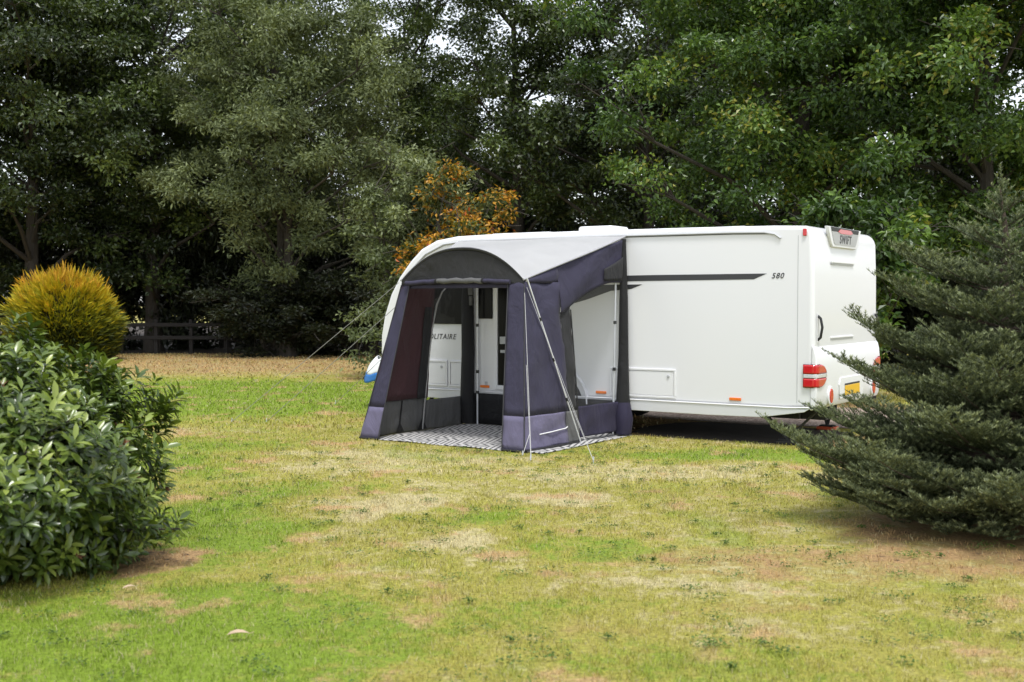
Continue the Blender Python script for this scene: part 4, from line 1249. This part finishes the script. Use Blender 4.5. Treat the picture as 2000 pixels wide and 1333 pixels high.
# --- guy ropes
def rope(pts, m, r=.0026, peg=True):
    b = MB(); b.tube(pts, r, 5)
    o = AB(b, 'guy_rope', m, smooth=60)
    if peg:
        p = Vector(pts[-1])
        b = MB(); b.tube([p + Vector((0, 0, .05)), p + Vector((0, .03, -.08))], .005, 6); AB(b, 'peg', STEEL, parent=o)
    return o
def gp(px, py):
    x, y = ground_pt(px, py); dx, dy = x - CO.x, y - CO.y
    return (dx * -.832 + dy * .555, dx * -.555 + dy * -.832, .015)
rope([(RTp - .02, 1.79, 1.80), gp(1038, 902)], ROPE)
rope([(2.64, 1.985, .98), gp(1037, 899)], ROPE)
rope([(RTp - .05, 1.79, 1.86), gp(1161, 906)], ROPE, .0018)
rope([tuple(Vector((2.40, 1.15, 0.0)).lerp(Vector((RTp - .06, 1.80, ZS + .01)), .42)), gp(1160, 905)], ROPE, .0018)
rope([(2.52, 2.1, .22), gp(1021, 893)], ROPE, .0035)
rope([(LTp + .03, 1.79, 1.93), gp(452, 826)], ROPED, .0042)
rope([(LTp + .08, 1.81, 1.62), gp(520, 826)], ROPED, .0042)
rope([(LTp + .12, 1.83, 1.1), gp(655, 790)], ROPED, .004)

# ------------------------------------------------------------------ rug
k = NT('rug_weave')
tc = k.n('ShaderNodeTexCoord')
def kmath(op, a, b_=None, c=None):
    m = k.n('ShaderNodeMath', operation=op)
    for i, x in enumerate((a, b_, c)):
        if x is None: continue
        if isinstance(x, (int, float)): m.inputs[i].default_value = x
        else: k.l(x, m.inputs[i])
    return m.outputs[0]
sx = k.n('ShaderNodeSeparateXYZ'); k.l(tc.outputs['Object'], sx.inputs[0])
X, Yc = sx.outputs[0], sx.outputs[1]
# bands across the rug; each band carries diamonds with stripes, dashes or zigzags
u = kmath('MULTIPLY', X, 1 / .42); v = kmath('MULTIPLY', Yc, 1 / .34)
fu = kmath('ABSOLUTE', kmath('SUBTRACT', kmath('FRACT', u), .5)); fv = kmath('ABSOLUTE', kmath('SUBTRACT', kmath('FRACT', v), .5))
dia = kmath('ADD', fu, fv)                                     # 0 .. 1
rings = kmath('GREATER_THAN', kmath('FRACT', kmath('MULTIPLY', dia, 3.0)), .42)
dash = kmath('GREATER_THAN', kmath('FRACT', kmath('MULTIPLY', kmath('ADD', X, kmath('MULTIPLY', Yc, .35)), 15)), .40)
sel = kmath('GREATER_THAN', kmath('FRACT', kmath('MULTIPLY', kmath('ADD', kmath('FLOOR', kmath('ADD', u, kmath('MULTIPLY', kmath('FLOOR', v), .5))), kmath('FLOOR', v)), .5)), .4)
mixv = k.n('ShaderNodeMix', data_type='FLOAT'); k.l(sel, mixv.inputs[0]); k.l(rings, mixv.inputs[2]); k.l(dash, mixv.inputs[3])
nz = k.n('ShaderNodeTexNoise'); nz.inputs['Scale'].default_value = 60; k.l(tc.outputs['Object'], nz.inputs['Vector'])
mx = k.n('ShaderNodeMix', data_type='RGBA'); k.l(mixv.outputs[0], mx.inputs[0]); mx.inputs[6].default_value = (.075, .075, .078, 1); mx.inputs[7].default_value = (.50, .49, .475, 1)
m2 = k.n('ShaderNodeMix', data_type='RGBA', blend_type='MULTIPLY'); m2.inputs[0].default_value = .35
k.l(mx.outputs[2], m2.inputs[6]); k.l(nz.outputs[0], m2.inputs[7])
k.l(m2.outputs[2], k.b.inputs['Base Color']); k.b.inputs['Roughness'].default_value = .9
b = MB()
def fn(u_, v_):
    s = 2.33 + 2.52 * u_; d = .02 + 2.11 * v_
    return (s - 3.6, d - 1.07, .012 + .006 * math.sin(7 * s) * math.sin(5 * d))
b.grid(fn, 24, 20)
rug = b.build('rug', k.m, None, smooth=60, solid=.008)
rug.location = cw(3.6, 1.07); rug.rotation_euler = (0, 0, CA)
tag(rug, 'black and white patterned outdoor rug on the awning floor', 'rug')

# ------------------------------------------------------------------ fallen leaves on the lawn
DRY = mat('dry_leaf', (.40, .30, .20), .7, var=.2, vscale=30)
def fallen(px, py, L, rz, label):
    x, y = ground_pt(px, py)
    b = MB()
    prof_ = [(-.5, 0), (-.3, .22), (-.05, .30), (.2, .24), (.42, .08), (.5, 0)]
    vs = [(p * L, q * L * .55, .02 + .10 * L * (1 - 3 * abs(p) ** 2) + q * L * .3) for p, q in prof_] + [(p * L, -q * L * .55, .02 + .10 * L * (1 - 3 * abs(p) ** 2) + q * L * .25) for p, q in prof_[1:-1]]
    mid = [(p * L, 0, .02 + .09 * L * (1 - 3 * abs(p) ** 2)) for p, q in prof_[1:-1]]
    fs = []
    T0 = len(vs); allv = vs + mid
    for i in range(4):
        pass
    top = [0, 1, 2, 3, 4, 5]; bot = [0, 6, 7, 8, 9, 5]; mm = [0, T0, T0 + 1, T0 + 2, T0 + 3, 5]
    for i in range(5):
        for side_ in (top, bot):
            f = []
            for q in (mm[i], mm[i + 1], side_[i + 1], side_[i]):
                if q not in f: f.append(q)
            if len(f) > 2: fs.append(tuple(f))
    b.add(allv, fs)
    b.tube([(.48 * L, 0, .02), (.7 * L, .02 * L, .025)], .0016, 5)
    o = b.build('fallen_leaf', DRY, None, smooth=60)
    o.location = (x, y, .012); o.rotation_euler = (R(8), R(-5), R(rz))
    tag(o, label, 'leaf')
fallen(460, 1258, .115, 5, 'pale dry fallen leaf alone on the green near lawn')
fallen(246, 1163, .08, 30, 'pale dry fallen leaf on bare soil beside the rhododendron bush')
